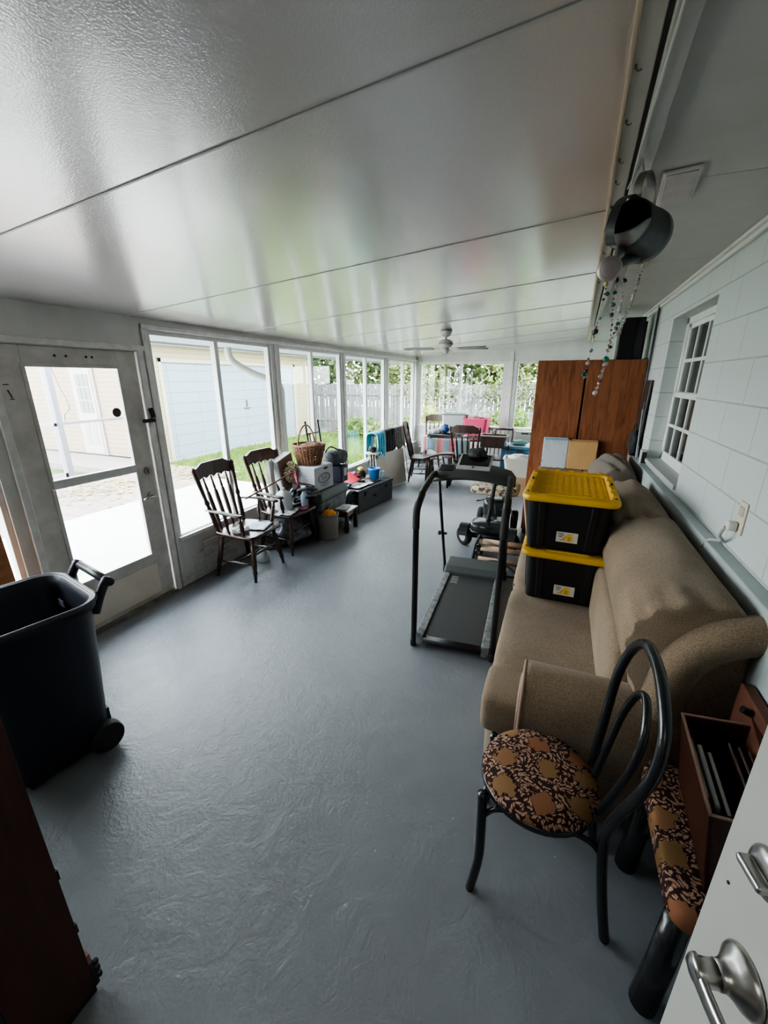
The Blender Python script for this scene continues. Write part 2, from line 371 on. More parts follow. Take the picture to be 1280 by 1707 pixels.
COUCH=mat_weave('brown_chenille',(.29,.215,.15),(.175,.128,.088),1.5)
COUCHP=M('tan_piping',(.30,.20,.15),.9)
TAUPE=mat_weave('taupe_microfibre',(.20,.16,.13),(.13,.10,.085),2)
PATT=mat_leafy('leaf_pattern_upholstery')
OAK=mat_wood('reddish_oak_veneer',(.27,.100,.045),(.205,.070,.030),3,(9,9,1.1),.42,bump=.15,c3=(.13,.042,.019))
PLY=mat_wood('orange_plywood',(.42,.19,.085),(.27,.11,.045),2.2,(2,1.5,9),.6)

# ================================================================ STRUCTURE
o=MB().bb((XL-.1,YN-1.5,-.1),(XR+.25,D+.1,0)).build('floor',mat_floor()); st(o)
# sloped panel ceiling
pan=mat_pan()
b=MB()
seams=[-1.3,-.10,1.12,2.34,3.56,4.78,6.0,7.22,8.44,D]
for a,c in zip(seams,seams[1:]):
    a2=a+.003; c2=c-.003
    vs=[(XL-.1,a2),(xb(a2),a2),(xb(c2),c2),(XL-.1,c2)]
    lo=[b.bm.verts.new((x,y,zc(x))) for x,y in vs]; hi=[b.bm.verts.new((x,y,zc(x)+.08)) for x,y in vs]
    b.bm.faces.new(lo); b.bm.faces.new(hi)
    for i in range(4): b.bm.faces.new((lo[i],lo[(i+1)%4],hi[(i+1)%4],hi[i]))
st(b.build('ceiling',pan))
b=MB()
for y in seams[1:-1]:
    b.loft([[(x,y-.006,zc(x)+.002),(x,y+.006,zc(x)+.002),(x,y+.004,zc(x)-.003),(x,y-.004,zc(x)-.003)] for x in (XL,xb(y))])
st(b.build('trim_1',M('ceiling_seam_strip',(.40,.40,.39),.4)))
# roof cover over gap
o=MB().bb((XL-.15,YN-1.5,2.72),(XR+.3,D+.15,2.78)).build('roof',M('roof_deck',(.25,.25,.25),.8)); st(o)
# flat soffit on the house side
SOF=M('house_soffit_paint',(.47,.46,.44),.55,bump=.06,bscale=20,var=.03)
b=MB()
ys=[YN-1.5,2.05,3.27,4.49,5.7,6.9,8.1,D]
for a,c in zip(ys,ys[1:]):
    lo=[b.bm.verts.new(p) for p in ((xb(a)+.10,a+.002,2.51),(XR+.02,a+.002,2.51),(XR+.02,c-.002,2.51),(xb(c)+.10,c-.002,2.51))]
    hi=[b.bm.verts.new(v.co+V((0,0,.05))) for v in lo]
    b.bm.faces.new(lo); b.bm.faces.new(hi)
    for i in range(4): b.bm.faces.new((lo[i],lo[(i+1)%4],hi[(i+1)%4],hi[i]))
st(b.build('ceiling_soffit',SOF))
# fascia strips (skewed)
def strip(name,o0,o1,z0,z1,m,ya=YN-1.5,yb=D,n=1):
    b=MB(); b.loft([[(xb(y)+o0,y,z0),(xb(y)+o1,y,z0),(xb(y)+o1,y,z1),(xb(y)+o0,y,z1)] for y in (ya,yb)])
    return st(b.build(name,m,bev=.003))
FAS=M('beige_fascia_paint',(.47,.45,.40),.55,var=.05,vscale=6)
strip('trim_2',.0,.048,2.505,2.60,FAS)
strip('trim_3',.060,.108,2.485,2.60,SOF)
strip('trim_4',.046,.064,2.515,2.60,M('shadow_gap',(.10,.10,.095),.8))
strip('trim_5',-.008,.003,2.495,2.545,M('yellowed_caulk',(.52,.40,.30),.6))
# left wall
XW=XL-.09
b=MB()
b.bb((XW,YN,2.195),(XL,D,2.33)); b.bb((XW,YN,2.031),(XL,2.385,2.2))
b.bb((XW,YN,0),(XL,.25,2.2)); b.bb((XW,.25,0),(XL,1.345,.46)); b.bb((XW,1.335,0),(XL,1.445,2.2))
b.bb((XW,2.385,0),(XL,2.50,2.2)); b.bb((XW,2.5,0),(XL,D,.45))
for a,c in ((4.03,4.18),(5.67,5.80),(7.36,7.54),(9.03,D)): b.bb((XW,a,.4),(XL,c,2.2))
st(b.build('wall_left',WHITE2,bev=.002))
b=MB()
b.bb((XL-.0,2.44,2.2),(XL+.022,D,2.235)); b.bb((XL,2.44,.0),(XL+.018,2.475,2.2)); b.bb((XL,2.475,.44),(XL+.035,D,.475))
b.bb((XL,1.30,2.035),(XL+.018,2.44,2.075)); b.bb((XL,2.375,.0),(XL+.02,2.425,2.04)); b.bb((XL,1.405,0),(XL+.02,1.45,2.04))
for a in (4.09,5.72,7.43): b.bb((XL,a,.475),(XL+.012,a+.03,2.2))
st(b.build('trim_6',WHITE,bev=.004))
st(MB().bb((XL,2.44,0),(XL+.014,D,.07)).build('baseboard_left',WHITE,bev=.004))
# windows in left wall
def window(n,ya,yc,ym,x0,x1,z0,z1,axis='y',single=False):
    f=thing_struct('window_%d'%n)
    b=MB(); w=.032
    def q(a,c,za,zb,xx0=x0,xx1=x1):
        if axis=='y': b.bb((xx0,a,za),(xx1,c,zb))
        else: b.bb((a,xx0,za),(c,xx1,zb))
    q(ya,ya+w,z0,z1); q(yc-w,yc,z0,z1); q(ya+w,yc-w,z0,z0+w); q(ya+w,yc-w,z1-w,z1)
    if ym: q(ym-.024,ym+.024,z0+w,z1-w)
    b.build('window_frame',ALU,f,bev=.003)
    segs=[(ya+w,ym-.024),(ym+.024,yc-w)] if ym else [(ya+w,yc-w)]
    for a,c in segs:
        b=MB(); xm=(x0+x1)/2
        q(a,c,z0+w,z1-w,xm-.002,xm+.002); b.build('glass_pane',CLEAR,f)
    return f
def thing_struct(name):
    o=bpy.data.objects.new(name,None); COL.objects.link(o); o['kind']='structure'; INV[o]=MX(); return o
x0,x1=XL-.07,XL-.015
window(1,.25,1.335,None,x0,x1,.46,2.195)
window(2,2.50,4.03,3.232,x0,x1,.45,2.195)
window(3,4.18,5.67,4.895,x0,x1,.45,2.195)
window(4,5.80,7.36,6.56,x0,x1,.45,2.195)
window(5,7.54,9.03,8.36,x0,x1,.45,2.195)
# far wall
b=MB(); y0,y1=D,D+.09
b.bb((XL-.09,y0,2.165),(XR+.2,y1,2.75)); b.bb((XL-.09,y0,0),(XR+.2,y1,.83))
b.bb((XL-.09,y0,.83),(XL+.07,y1,2.2)); b.bb((-1.15,y0,.83),(-.915,y1,2.2)); b.bb((.62,y0,.83),(XR+.2,y1,2.2))
st(b.build('wall_far',WHITE2,bev=.002))
b=MB(); b.bb((-1.07,D-.03,0),(-.99,D,2.35)); b.bb((XL,D-.02,.81),(XR,D,.845)); b.bb((XL,D-.015,2.16),(XR,D,2.19)); b.bb((XL,D-.03,0),(XL+.03,D,2.28))
st(b.build('trim_7',WHITE,bev=.004))
window(6,XL+.07,-1.15,-2.068,D+.015,D+.07,.83,2.165,'x')
window(7,-.915,.62,-.15,D+.015,D+.07,.83,2.165,'x')
# AC unit through far wall
ac=thing('air_conditioner','cream window air conditioner set into the far wall below the window','air conditioner',(-.52,D-.03,.56))
MB().bb((-.82,D-.10,.55),(-.22,D,.80)).build('housing',M('cream_plastic',(.50,.49,.42),.5),ac,bev=.01)
b=MB()
for i in range(3): b.bb((-.70+.17*i,D-.105,.735),(-.55+.17*i,D-.099,.765))
b.build('vent',BLKP,ac)
b=MB()
for i in range(7): b.bb((-.78,D-.106,.58+.018*i),(-.26,D-.099,.588+.018*i))
b.build('grille',M('ac_grille',(.38,.40,.36),.5),ac)
# right (house) wall of painted blocks
BLOCK=mat_brick('pale_blue_block_paint',(.50,.54,.535),(.36,.39,.39),.4064,.2032,.004,'yz',.55,z0=-1.109+.2032*10+.0,bumps=.6,dist=.006)
b=MB()
wy0,wy1,wz0,wz1=3.20,4.33,1.155,2.30
b.bb((XR,YN,0),(XR+.2,wy0,2.56)); b.bb((XR,wy1,0),(XR+.2,D,2.56)); b.bb((XR,wy0,0),(XR+.2,wy1,wz0)); b.bb((XR,wy0,wz1),(XR+.2,wy1,2.56))
st(b.build('wall_right',BLOCK))
b=MB(); b.bb((XR-.025,YN,2.468),(XR,D,2.51)); b.bb((XR-.045,YN,2.49),(XR,D,2.51))
st(b.build('trim_8',M('crown_paint',(.62,.62,.60),.4),bev=.006))
b=MB(); b.bb((XR-.06,YN,0),(XR,4.98,1.10)); st(b.build('trim_9',M('ledge_paint',(.40,.45,.45),.5,var=.03),bev=.006))
b=MB(); b.bb((XR-.02,wy0,wz0-.03),(XR+.15,wy1,wz0+.004)); st(b.build('trim_10',M('sill_paint',(.42,.44,.44),.45),bev=.004))
# house window
w=thing_struct('window_8'); xs=XR+.10
WP=M('gloss_white_sash',(.66,.67,.65),.35,var=.04)
b=MB()
b.bb((xs,wy0,wz0),(xs+.06,wy0+.05,wz1)); b.bb((xs,wy1-.05,wz0),(xs+.06,wy1,wz1)); b.bb((xs,wy0,wz1-.05),(xs+.06,wy1,wz1)); b.bb((xs,wy0,wz0),(xs+.06,wy1,wz0+.045))
b.build('window_frame',WP,w,bev=.004)
zm=(wz0+wz1)/2-.02
for k,(za,zb_,xo) in enumerate(((wz0+.04,zm+.02,.0),(zm-.02,wz1-.045,.02))):
    s_=MB(); ya,yb=wy0+.05,wy1-.05; xx=xs+xo-.005
    s_.bb((xx,ya,za),(xx+.028,yb,za+.045)); s_.bb((xx,ya,zb_-.04),(xx+.028,yb,zb_)); s_.bb((xx,ya,za),(xx+.028,ya+.035,zb_)); s_.bb((xx,yb-.035,za),(xx+.028,yb,zb_))
    sash=s_.build('sash',WP,w,bev=.003)
    m_=MB()
    for i in (1,2,3): yy=ya+(yb-ya)*i/4; m_.bb((xx+.002,yy-.013,za+.04),(xx+.022,yy+.013,zb_-.035))
    zz=(za+zb_)/2; m_.bb((xx+.002,ya+.03,zz-.013),(xx+.022,yb-.03,zz+.013))
    m_.build('muntin',WP,sash,bev=.003)
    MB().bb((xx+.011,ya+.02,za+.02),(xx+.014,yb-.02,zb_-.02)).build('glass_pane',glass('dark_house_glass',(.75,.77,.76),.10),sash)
# dim room behind the house window
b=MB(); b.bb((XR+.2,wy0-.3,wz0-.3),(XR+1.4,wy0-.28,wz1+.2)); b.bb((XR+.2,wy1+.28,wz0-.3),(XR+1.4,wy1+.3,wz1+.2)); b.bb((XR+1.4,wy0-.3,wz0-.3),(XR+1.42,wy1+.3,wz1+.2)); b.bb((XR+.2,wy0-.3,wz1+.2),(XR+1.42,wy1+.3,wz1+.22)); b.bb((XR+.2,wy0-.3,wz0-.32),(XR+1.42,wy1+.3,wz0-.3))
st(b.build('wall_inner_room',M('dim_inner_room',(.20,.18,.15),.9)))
bl=thing('window_blind','grey vertical blind hanging inside the house window','blind',(XR+.24,(wy0+wy1)/2,wz0))
b=MB()
for i in range(11):
    yy=wy0+.06+i*.1; b.box((XR+.25,yy,(wz0+wz1)/2),(.004,.075,wz1-wz0-.1),(0,0,.5))
b.build('slat',M('blind_fabric',(.24,.235,.22),.8),bl)
MB().bb((XR+.225,wy0+.01,wz1-.06),(XR+.275,wy1-.01,wz1-.01)).build('head_rail',M('rail',(.3,.3,.28),.5),bl)
# near wall with doorway; unseen vestibule walls added to block light
b=MB()
b.bb((XL-.09,YN-.1,0),(-.75,YN,2.7)); b.bb((.46,YN-.1,0),(XR+.2,YN,2.7)); b.bb((-.75,YN-.1,2.15),(.46,YN,2.7))
st(b.build('wall_near',WHITE2))
b=MB(); b.bb((-.85,-1.6,0),(-.75,YN-.1,2.6)); b.bb((.60,-1.6,0),(.70,YN-.1,2.6)); b.bb((-.85,-1.7,0),(.70,-1.6,2.6)); b.bb((-.85,-1.7,2.45),(.7,YN-.1,2.5))
st(b.build('wall_hallway',M('hall_paint',(.45,.43,.40),.7)))

# ================================================================ DOORS
d=thing_struct('door_1')
dy0,dy1=1.455,2.372; dx0,dx1=XL-.055,XL-.012
b=MB()
gl,gr=1.605,2.218
b.bb((dx0,dy0,.02),(dx1,gl,2.03)); b.bb((dx0,gr,.02),(dx1,dy1,2.03)); b.bb((dx0,gl,1.915),(dx1,gr,2.03)); b.bb((dx0,gl,.02),(dx1,gr,.41)); 
b.build('door_slab',DOORW,d,bev=.003)
b=MB(); b.bb((dx0+.005,gl,1.125),(dx1+.006,gr,1.185)); b.build('mid_rail',ALU,d,bev=.005)
b=MB()
for za,zb_ in ((.41,1.125),(1.185,1.915)):
    b.bb((dx1-.004,gl-.012,za-.0),(dx1+.006,gl+.012,zb_)); b.bb((dx1-.004,gr-.012,za),(dx1+.006,gr+.012,zb_))
b.bb((dx1-.004,gl-.012,1.903),(dx1+.006,gr+.012,1.927)); b.bb((dx1-.004,gl-.012,.398),(dx1+.006,gr+.012,.422))
b.build('glass_stop',DOORW,d,bev=.003)
MB().bb((dx1-.002,gl+.0,.06),(dx1+.007,gr+.02,.33)).build('kick_panel',DOORP,d,bev=.004)
for za,zb_ in ((.41,1.125),(1.185,1.915)): MB().bb((XL-.037,gl,za),(XL-.033,gr,zb_)).build('glass_pane',CLEAR,d)
MB().cyl((XL-.031,2.155,1.592),(XL-.027,2.155,1.592),.034,seg=20).build('round_sticker',BLKP,d)
b=MB(); b.cyl((dx1,2.30,.914),(dx1+.012,2.30,.914),.03,seg=20); b.cyl((dx1+.01,2.30,.914),(dx1+.05,2.30,.914),.011); b.tube([(dx1+.048,2.31,.914),(dx1+.05,2.25,.912),(dx1+.045,2.20,.905)],[.011,.009,.007]); b.build('door_handle',STEEL,d,smooth=True)
b=MB(); b.cyl((dx1,2.305,1.12),(dx1+.015,2.305,1.12),.031,seg=20); b.box((dx1+.022,2.305,1.12),(.014,.012,.036)); b.build('deadbolt',STEEL,d)
b=MB(); b.box((XL+.02,2.375,1.515),(.022,.10,.028)); b.box((XL+.035,2.40,1.575),(.022,.03,.075),(.25,0,0)); b.cyl((XL+.03,2.395,1.52),(XL+.03,2.395,1.56),.007); b.build('slide_latch',BLK,d,bev=.003)
b=MB()
for yy in (1.80,1.87,2.0,2.04): b.cyl((dx1,yy,1.975),(dx1+.003,yy,1.975),.008,seg=8)
b.build('screw_hole',RUB,d)
MB().bb((XL-.09,dy0-.0,.0),(XL+.03,dy1,.02)).build('threshold',M('threshold',(.22,.20,.17),.5,metal=.4,var=.3),d)
MB().box((dx1+.001,1.505,1.745),(.002,.008,.05),(.3,0,0)).box((dx1+.001,1.495,1.80),(.002,.03,.006)).box((dx1+.001,1.51,1.715),(.002,.022,.006)).build('scratch_mark',GRYP,d)
# white inner door open at right
d=thing_struct('door_2')
p0=V((.304,.600,0)); p1=V((.505,-.28,0)); dv=(p1-p0).normalized(); nv=V((-dv.y,dv.x,0)); 
if nv.x>0: nv=-nv
ang=math.atan2(dv.y,dv.x)
RD=MX.Translation(p0)@MX.Rotation(ang,4,'Z')   # local x along leaf, y across
side = 1 if (RD.to_3x3()@V((0,1,0))).dot(nv)>0 else -1
def DM(b_): bmesh.ops.transform(b_.bm,matrix=RD,verts=b_.bm.verts); return b_
b=MB(); b.bb((0,-side*.044,.01),(.88,0,2.04)); DM(b).build('door_slab',M('white_door_gloss',(.46,.46,.43),.35,var=.03,vscale=5,bump=.05,bscale=15),d,bev=.002)
def lathe_n(prof,lx,lz,seg=28,sc_=(1,1)):
    m=RD@MX.Translation((lx,0,lz))@MX.Rotation(-side*PI/2,4,'X')@MX.Diagonal((sc_[0],sc_[1],1,1))
    return MB().lathe(prof,m,seg)
HZ,BZ=1.046,1.222
lathe_n([(0,0),(.040,0),(.0405,.004),(.037,.010),(.028,.017),(.021,.024),(.0175,.030),(.0175,.036),(0,.036)],.098,HZ).build('rose',STEEL,d,smooth=True)
hd=lathe_n([(0,.034),(.0165,.034),(.0165,.062),(.014,.066),(0,.066)],.098,HZ).build('lever_neck',STEEL,d,smooth=True)
b=MB(); n=12; secs=[]
for i in range(n+1):
    t=i/n; x=.084+.135*t; wz=.0155-.004*t; wy=.0075; yo=side*(.060-.012*t*t); zz=HZ-.006*math.sin(t*PI)
    secs.append([(x,yo+wy*math.cos(a)*1.0,zz+wz*math.sin(a)) for a in [2*PI*k/14 for k in range(14)]])
b.loft(secs); DM(b).build('door_handle',STEEL,d,smooth=True)
lathe_n([(0,0),(.033,0),(.034,.004),(.029,.010),(.020,.013),(0,.013)],.078,BZ).build('deadbolt',STEEL,d,smooth=True)
b=MB(); b.box((.078,side*.021,BZ),(.046,.018,.012)); DM(b).build('thumb_turn',STEEL,d,bev=.004)
b=MB(); b.cyl((.028,side*.0,HZ+.08),(.028,side*.0018,HZ+.08),.0025,seg=8); DM(b).build('nick',RUB,d)

# ================================================================ OUTSIDE
CONC=M('bright_concrete',(.33,.31,.305),.9,var=.06,vscale=5,bump=.2,bscale=60)
st(MB().bb((-20,-6,-.30),(14,30,-.20)).build('ground',M('lawn_soil',(.06,.09,.02),.95,var=.35,vscale=3,bump=.5,bscale=12)))
st(MB().bb((-6.35,-4,-.2),(XL-.09,6.3,-.10)).bb((-3.9,6.3,-.2),(XL-.09,9.6,-.12)).build('patio_slab',CONC,bev=.01))
st(MB().bb((-9.0,-4,-.2),(-6.37,7.0,-.11)).build('paver_walk',mat_brick('pink_pavers',(.20,.155,.14),(.10,.08,.07),.30,.30,.012,'xy',.9,bumps=.5,var=.25)))
b=MB(); random.seed(3)
for i in range(900):
    if i<500: cx,cy,sx,sy=-7.7,4.9,.5,.65
    else: cx,cy,sx,sy=-7.3,6.4,.5,.5
    x=random.gauss(cx,sx); y=random.gauss(cy,sy)
    x=max(-8.9,min(-6.4,x)); y=max(3,min(6.9,y)); r_=random.uniform(.02,.06); a=random.uniform(0,PI)
    z=-.108+random.uniform(0,.02)
    b.bm.faces.new([b.bm.verts.new((x+r_*math.cos(a+k*PI/2)*(1 if k%2 else .5),y+r_*math.sin(a+k*PI/2)*(1 if k%2 else .5),z+random.uniform(0,.015))) for k in range(4)])
tag(b.build('fallen_leaves',M('fallen_leaf',(.19,.16,.04),.8,var=.5,vscale=3)),'dry green and brown leaves scattered over the pink pavers','leaves',kind='stuff')
# grass blades
b=MB()
for i in range(26000):
    y=random.uniform(6.4,14.0); x=random.uniform(-8.9 if y<14.0 else -12,-3.95)
    if y>10 and random.random()<.5: x=random.uniform(-6,3)
    if -3.95<x<XR+2 and y<9.7: continue
    h=random.uniform(.05,.16); a=random.uniform(0,2*PI); w_=.008+.004*(y>9)
    dx,dy=w_*math.cos(a),w_*math.sin(a); lx,ly=random.uniform(-.05,.05),random.uniform(-.05,.05)
    b.bm.faces.new([b.bm.verts.new(p) for p in ((x-dx,y-dy,-.2),(x+dx,y+dy,-.2),(x+lx,y+ly,-.2+h))])
tag(b.build('grass',mat_leafcol('grass_blades',(.06,.12,.015),(.11,.19,.022),(.19,.26,.05))),'bright green grass growing outside behind the long windows','grass',kind='stuff')
# garage
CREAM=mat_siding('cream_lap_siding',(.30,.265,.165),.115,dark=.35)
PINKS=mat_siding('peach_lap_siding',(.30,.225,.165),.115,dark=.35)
g=thing('garage','cream sided garage standing across the patio beyond the windows','garage',(-11,10.5,-.2))
b=MB(); gx=-9.0
b.bb((gx-.12,7.1,-.2),(gx,7.62,2.75)); b.bb((gx-.12,13.1,-.2),(gx,14.0,2.75)); b.bb((gx-.12,7.62,2.24),(gx,13.1,2.75)); b.bb((-15.5,13.88,-.2),(gx-.12,14.0,2.75))
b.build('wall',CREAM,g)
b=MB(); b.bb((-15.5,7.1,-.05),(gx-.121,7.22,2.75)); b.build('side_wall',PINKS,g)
b=MB(); b.bb((-15.5,7.0,-.25),(gx,7.1,-.12)); b.bb((gx,7.1,-.22),(gx+.1,14.,-.14)); b.build('footing',M('footing',(.30,.28,.26),.9),g)
b=MB(); b.bb((gx,7.54,-.15),(gx+.03,7.64,2.32)); b.bb((gx,13.08,-.15),(gx+.03,13.2,2.32)); b.bb((gx,7.54,2.22),(gx+.03,13.2,2.32)); b.bb((gx-.0,7.06,-.15),(gx+.025,7.16,2.75)); b.bb((gx-.02,13.92,-.15),(gx+.025,14.02,2.75)); b.build('trim',M('garage_trim',(.33,.31,.23),.6),g,bev=.005)
GD=mat_brick('pale_blue_panel_door',(.19,.24,.28),(.10,.13,.155),.9,.265,.008,'yz',.5,off=0,z0=.15,bumps=.5)
gd=MB().bb((gx-.05,7.62,-.16),(gx-.02,13.1,2.24)).build('garage_door',GD,g)
b=MB(); b.box((gx-.0,10.55,.98),(.03,.22,.03)); b.box((gx,10.55,1.12),(.03,.03,.2)); b.build('handle',GRYP,gd)
b=MB(); b.bb((-15.9,6.75,2.72),(gx+.45,14.6,2.82)); b.bb((gx+.40,6.75,2.66),(gx+.47,14.6,2.86)); b.build('soffit',M('white_soffit',(.4,.42,.42),.6),g)
b=MB(); b.loft([[(gx+.5,y,2.86),(-12.4,y,4.1),(-15.9,y,2.86)] for y in (6.7,14.65)]); b.build('roof',M('shingles',(.17,.16,.15),.9,var=.2,vscale=20),g)
# side door
sd=MB().bb((-11.55,7.05,-.05),(-10.68,7.10,2.13)).build('door_frame',M('pinkish_white_door',(.32,.28,.275),.6),g,bev=.01)
b=MB(); b.bb((-11.47,7.035,-.02),(-10.76,7.05,2.06)); b.build('door',M('pinkish_white_door2',(.36,.31,.31),.6),g,bev=.005)
b=MB()
for i in range(3):
    for j in range(3): b.bb((-11.33+.165*i,7.025,1.02+.32*j),(-11.33+.165*i+.145,7.034,1.02+.32*j+.29))
b.build('pane',M('dark_door_glass',(.10,.10,.11),.15),g)
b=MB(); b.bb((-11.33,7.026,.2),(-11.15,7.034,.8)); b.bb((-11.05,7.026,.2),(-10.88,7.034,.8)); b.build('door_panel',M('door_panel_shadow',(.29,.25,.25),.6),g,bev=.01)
st(MB().bb((-15.5,5.9,-.2),(-9.0,7.0,-.06)).build('porch_slab',M('porch_concrete',(.22,.185,.18),.9,var=.05)))
hw=thing('hanging_wire','thin dark wire hanging against the peach siding, seen through the door glass','wire',(-11.9,7.0,1.2))
b=MB(); b.tube(spline([(-12.3,6.98,2.7),(-12.05,6.98,2.0),(-11.9,6.98,1.6),(-11.75,6.98,1.32),(-11.72,6.98,1.1),(-11.95,6.98,.95),(-12.0,6.98,.7)]),.012,6); b.build('wire',M('brown_wire',(.16,.11,.09),.7),hw)
# screened enclosure frame
sf=thing('screen_frame','grey aluminium screen enclosure frame standing on the pink pavers','screen frame',(-8.6,4.5,-.1))
ALG=M('grey_aluminium_frame',(.17,.17,.20),.4,metal=.3)
fx=-8.75
for yy in (3.2,4.98,6.35): MB().bb((fx-.03,yy-.045,-.11),(fx+.03,yy+.045,2.5)).build('post',ALG,sf,bev=.004)
b=MB(); b.bb((fx-.025,2.0,1.0),(fx+.025,6.35,1.05)); b.bb((fx-.025,2.0,2.32),(fx+.025,6.35,2.40)); b.bb((fx-.03,2.0,-.11),(fx+.03,6.35,-.04)); b.build('rail',ALG,sf,bev=.004)
b=MB(); b.bb((fx+.031,4.15,-.06),(fx+.06,4.22,2.2)); b.bb((fx+.031,4.15,2.14),(fx+.06,4.9,2.2)); b.bb((fx+.031,4.84,-.06),(fx+.06,4.9,2.2)); b.bb((fx+.031,4.15,-.06),(fx+.06,4.9,.10)); b.bb((fx+.031,4.15,.98),(fx+.06,4.9,1.05)); b.build('screen_door',M('white_screen_door',(.30,.29,.33),.5),sf,bev=.004)
# sunroom gutter + downspout
gt=thing('gutter','white roof gutter with an s-bent downspout outside the long windows','gutter',(-3.5,4,2.2))
GW=M('white_gutter',(.42,.46,.48),.5)
b=MB(); b.bb((-3.62,-1,2.17),(-3.13,9.6,2.205)); b.bb((-3.66,-1,2.15),(-3.60,9.6,2.30)); b.build('channel',GW,gt)
b=MB(); b.tube(spline([(-3.55,3.93,2.19),(-3.55,3.95,2.06),(-3.50,4.02,1.98),(-3.40,4.20,1.88),(-3.30,4.42,1.80),(-3.27,4.48,1.70),(-3.27,4.48,1.4),(-3.27,4.48,-.08)],5),.04,10); b.build('downspout',M('cream_downspout',(.36,.36,.32),.5),gt,smooth=True)
# fences
FW=mat_wood('weathered_fence_wood',(.15,.148,.155),(.075,.073,.078),3,(9,9,1),.9,bump=.5)
f=thing('wooden_fence','weathered grey picket privacy fence across the back garden','fence',(-4,14.7,-.2))
b=MB(); random.seed(5)
x=-13.5
while x<8:
    b.box((x,14.7+random.uniform(-.012,.012),.72+random.uniform(-.03,.03)),(.128,.02,1.86),(0,random.uniform(-.006,.006),0)); x+=.145
b.build('picket',FW,f)
MB().bb((-13.5,14.66,.25),(8,14.69,.34)).bb((-13.5,14.66,1.25),(8,14.69,1.34)).build('rail',FW,f)
# foliage
def leafmesh(c,d,n,ls,seed,hollow=.35):
    rnd=random.Random(seed); b=MB()
    for i in range(n):
        while True:
            p=V((rnd.uniform(-1,1),rnd.uniform(-1,1),rnd.uniform(-1,1)))
            if hollow<p.length<1: break
        k=1+.25*NZ.noise(p*2.5+V((seed,0,0)))
        q=V((c[0]+p.x*d[0]*k,c[1]+p.y*d[1]*k,c[2]+p.z*d[2]*k))
        if q.z<-.19: q.z=-.19+rnd.random()*.1
        a=V((rnd.gauss(0,1),rnd.gauss(0,1),rnd.gauss(0,.6))).normalized(); s2=a.orthogonal().normalized(); s2.rotate(MX.Rotation(rnd.uniform(0,6.28),3,a))
        L_=ls*rnd.uniform(.6,1.4); W_=L_*.32
        b.bm.faces.new([b.bm.verts.new(v) for v in (q-a*L_*.5,q+s2*W_,q+a*L_*.5,q-s2*W_)])
    return b
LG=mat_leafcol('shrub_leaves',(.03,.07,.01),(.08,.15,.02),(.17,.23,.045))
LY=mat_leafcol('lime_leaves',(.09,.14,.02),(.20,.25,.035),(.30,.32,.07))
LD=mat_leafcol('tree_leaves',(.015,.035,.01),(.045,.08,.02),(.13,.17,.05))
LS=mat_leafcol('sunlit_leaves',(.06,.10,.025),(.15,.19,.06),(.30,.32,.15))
BARK=mat_wood('bark',(.12,.10,.08),(.05,.04,.03),5,(4,4,1),.95,.5)
def plant(name,label,cat,c,d,n,ls,seed,mat,stem=True,group=None,trunk=.05):
    t=thing(name,label,cat,(c[0],c[1],-.2),0,group)
    leafmesh(c,d,n,ls,seed).build('foliage',mat,t)
    if stem:
        b=MB(); b.tube(spline([(c[0],c[1],-.2),(c[0]+.05,c[1],c[2]*.4),(c[0]-.03,c[1],c[2])]),[trunk]*16+[trunk*.5],8)
        for k in range(5):
            a=k*1.26; b.tube([(c[0],c[1],c[2]*.5),(c[0]+d[0]*.6*math.cos(a),c[1]+d[1]*.6*math.sin(a),c[2]+d[2]*.3)],[trunk*.5,.012],6)
        b.build('trunk',BARK,t,smooth=True)
    return t
plant('shrub','lime green shrub growing beyond the left end of the far window','shrub',(-3.55,11.4,.55),(.55,.5,.65),1500,.11,1,LY,trunk=.02)
plant('shrub','mid green shrub beyond the far window nearest the tall cabinet','shrub',(-1.25,11.6,.45),(.62,.5,.72),1600,.11,2,LG,trunk=.02)
plant('shrub','low dark green bush at the fence foot beyond the second left window','shrub',(-6.6,13.6,.15),(.9,.5,.42),1400,.10,3,LG,trunk=.02)
plant('shrub','pale leafy weed clump in front of the back fence behind the towel stand','shrub',(-5.3,12.6,.1),(.6,.5,.4),1100,.12,4,LS,trunk=.02)
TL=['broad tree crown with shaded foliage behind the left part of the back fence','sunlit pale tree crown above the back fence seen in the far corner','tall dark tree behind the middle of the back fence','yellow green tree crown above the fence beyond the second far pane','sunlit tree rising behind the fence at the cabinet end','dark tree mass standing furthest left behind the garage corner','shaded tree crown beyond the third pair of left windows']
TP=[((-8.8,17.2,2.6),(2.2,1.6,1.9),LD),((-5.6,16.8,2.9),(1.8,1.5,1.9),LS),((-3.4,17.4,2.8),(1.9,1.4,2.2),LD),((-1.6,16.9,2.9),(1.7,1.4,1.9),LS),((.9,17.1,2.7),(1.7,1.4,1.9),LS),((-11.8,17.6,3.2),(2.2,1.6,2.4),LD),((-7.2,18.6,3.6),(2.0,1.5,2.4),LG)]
for i,(c,dd,mm) in enumerate(TP): plant('tree',TL[i],'tree',c,dd,3800,.22,20+i,mm,True,None,.12)
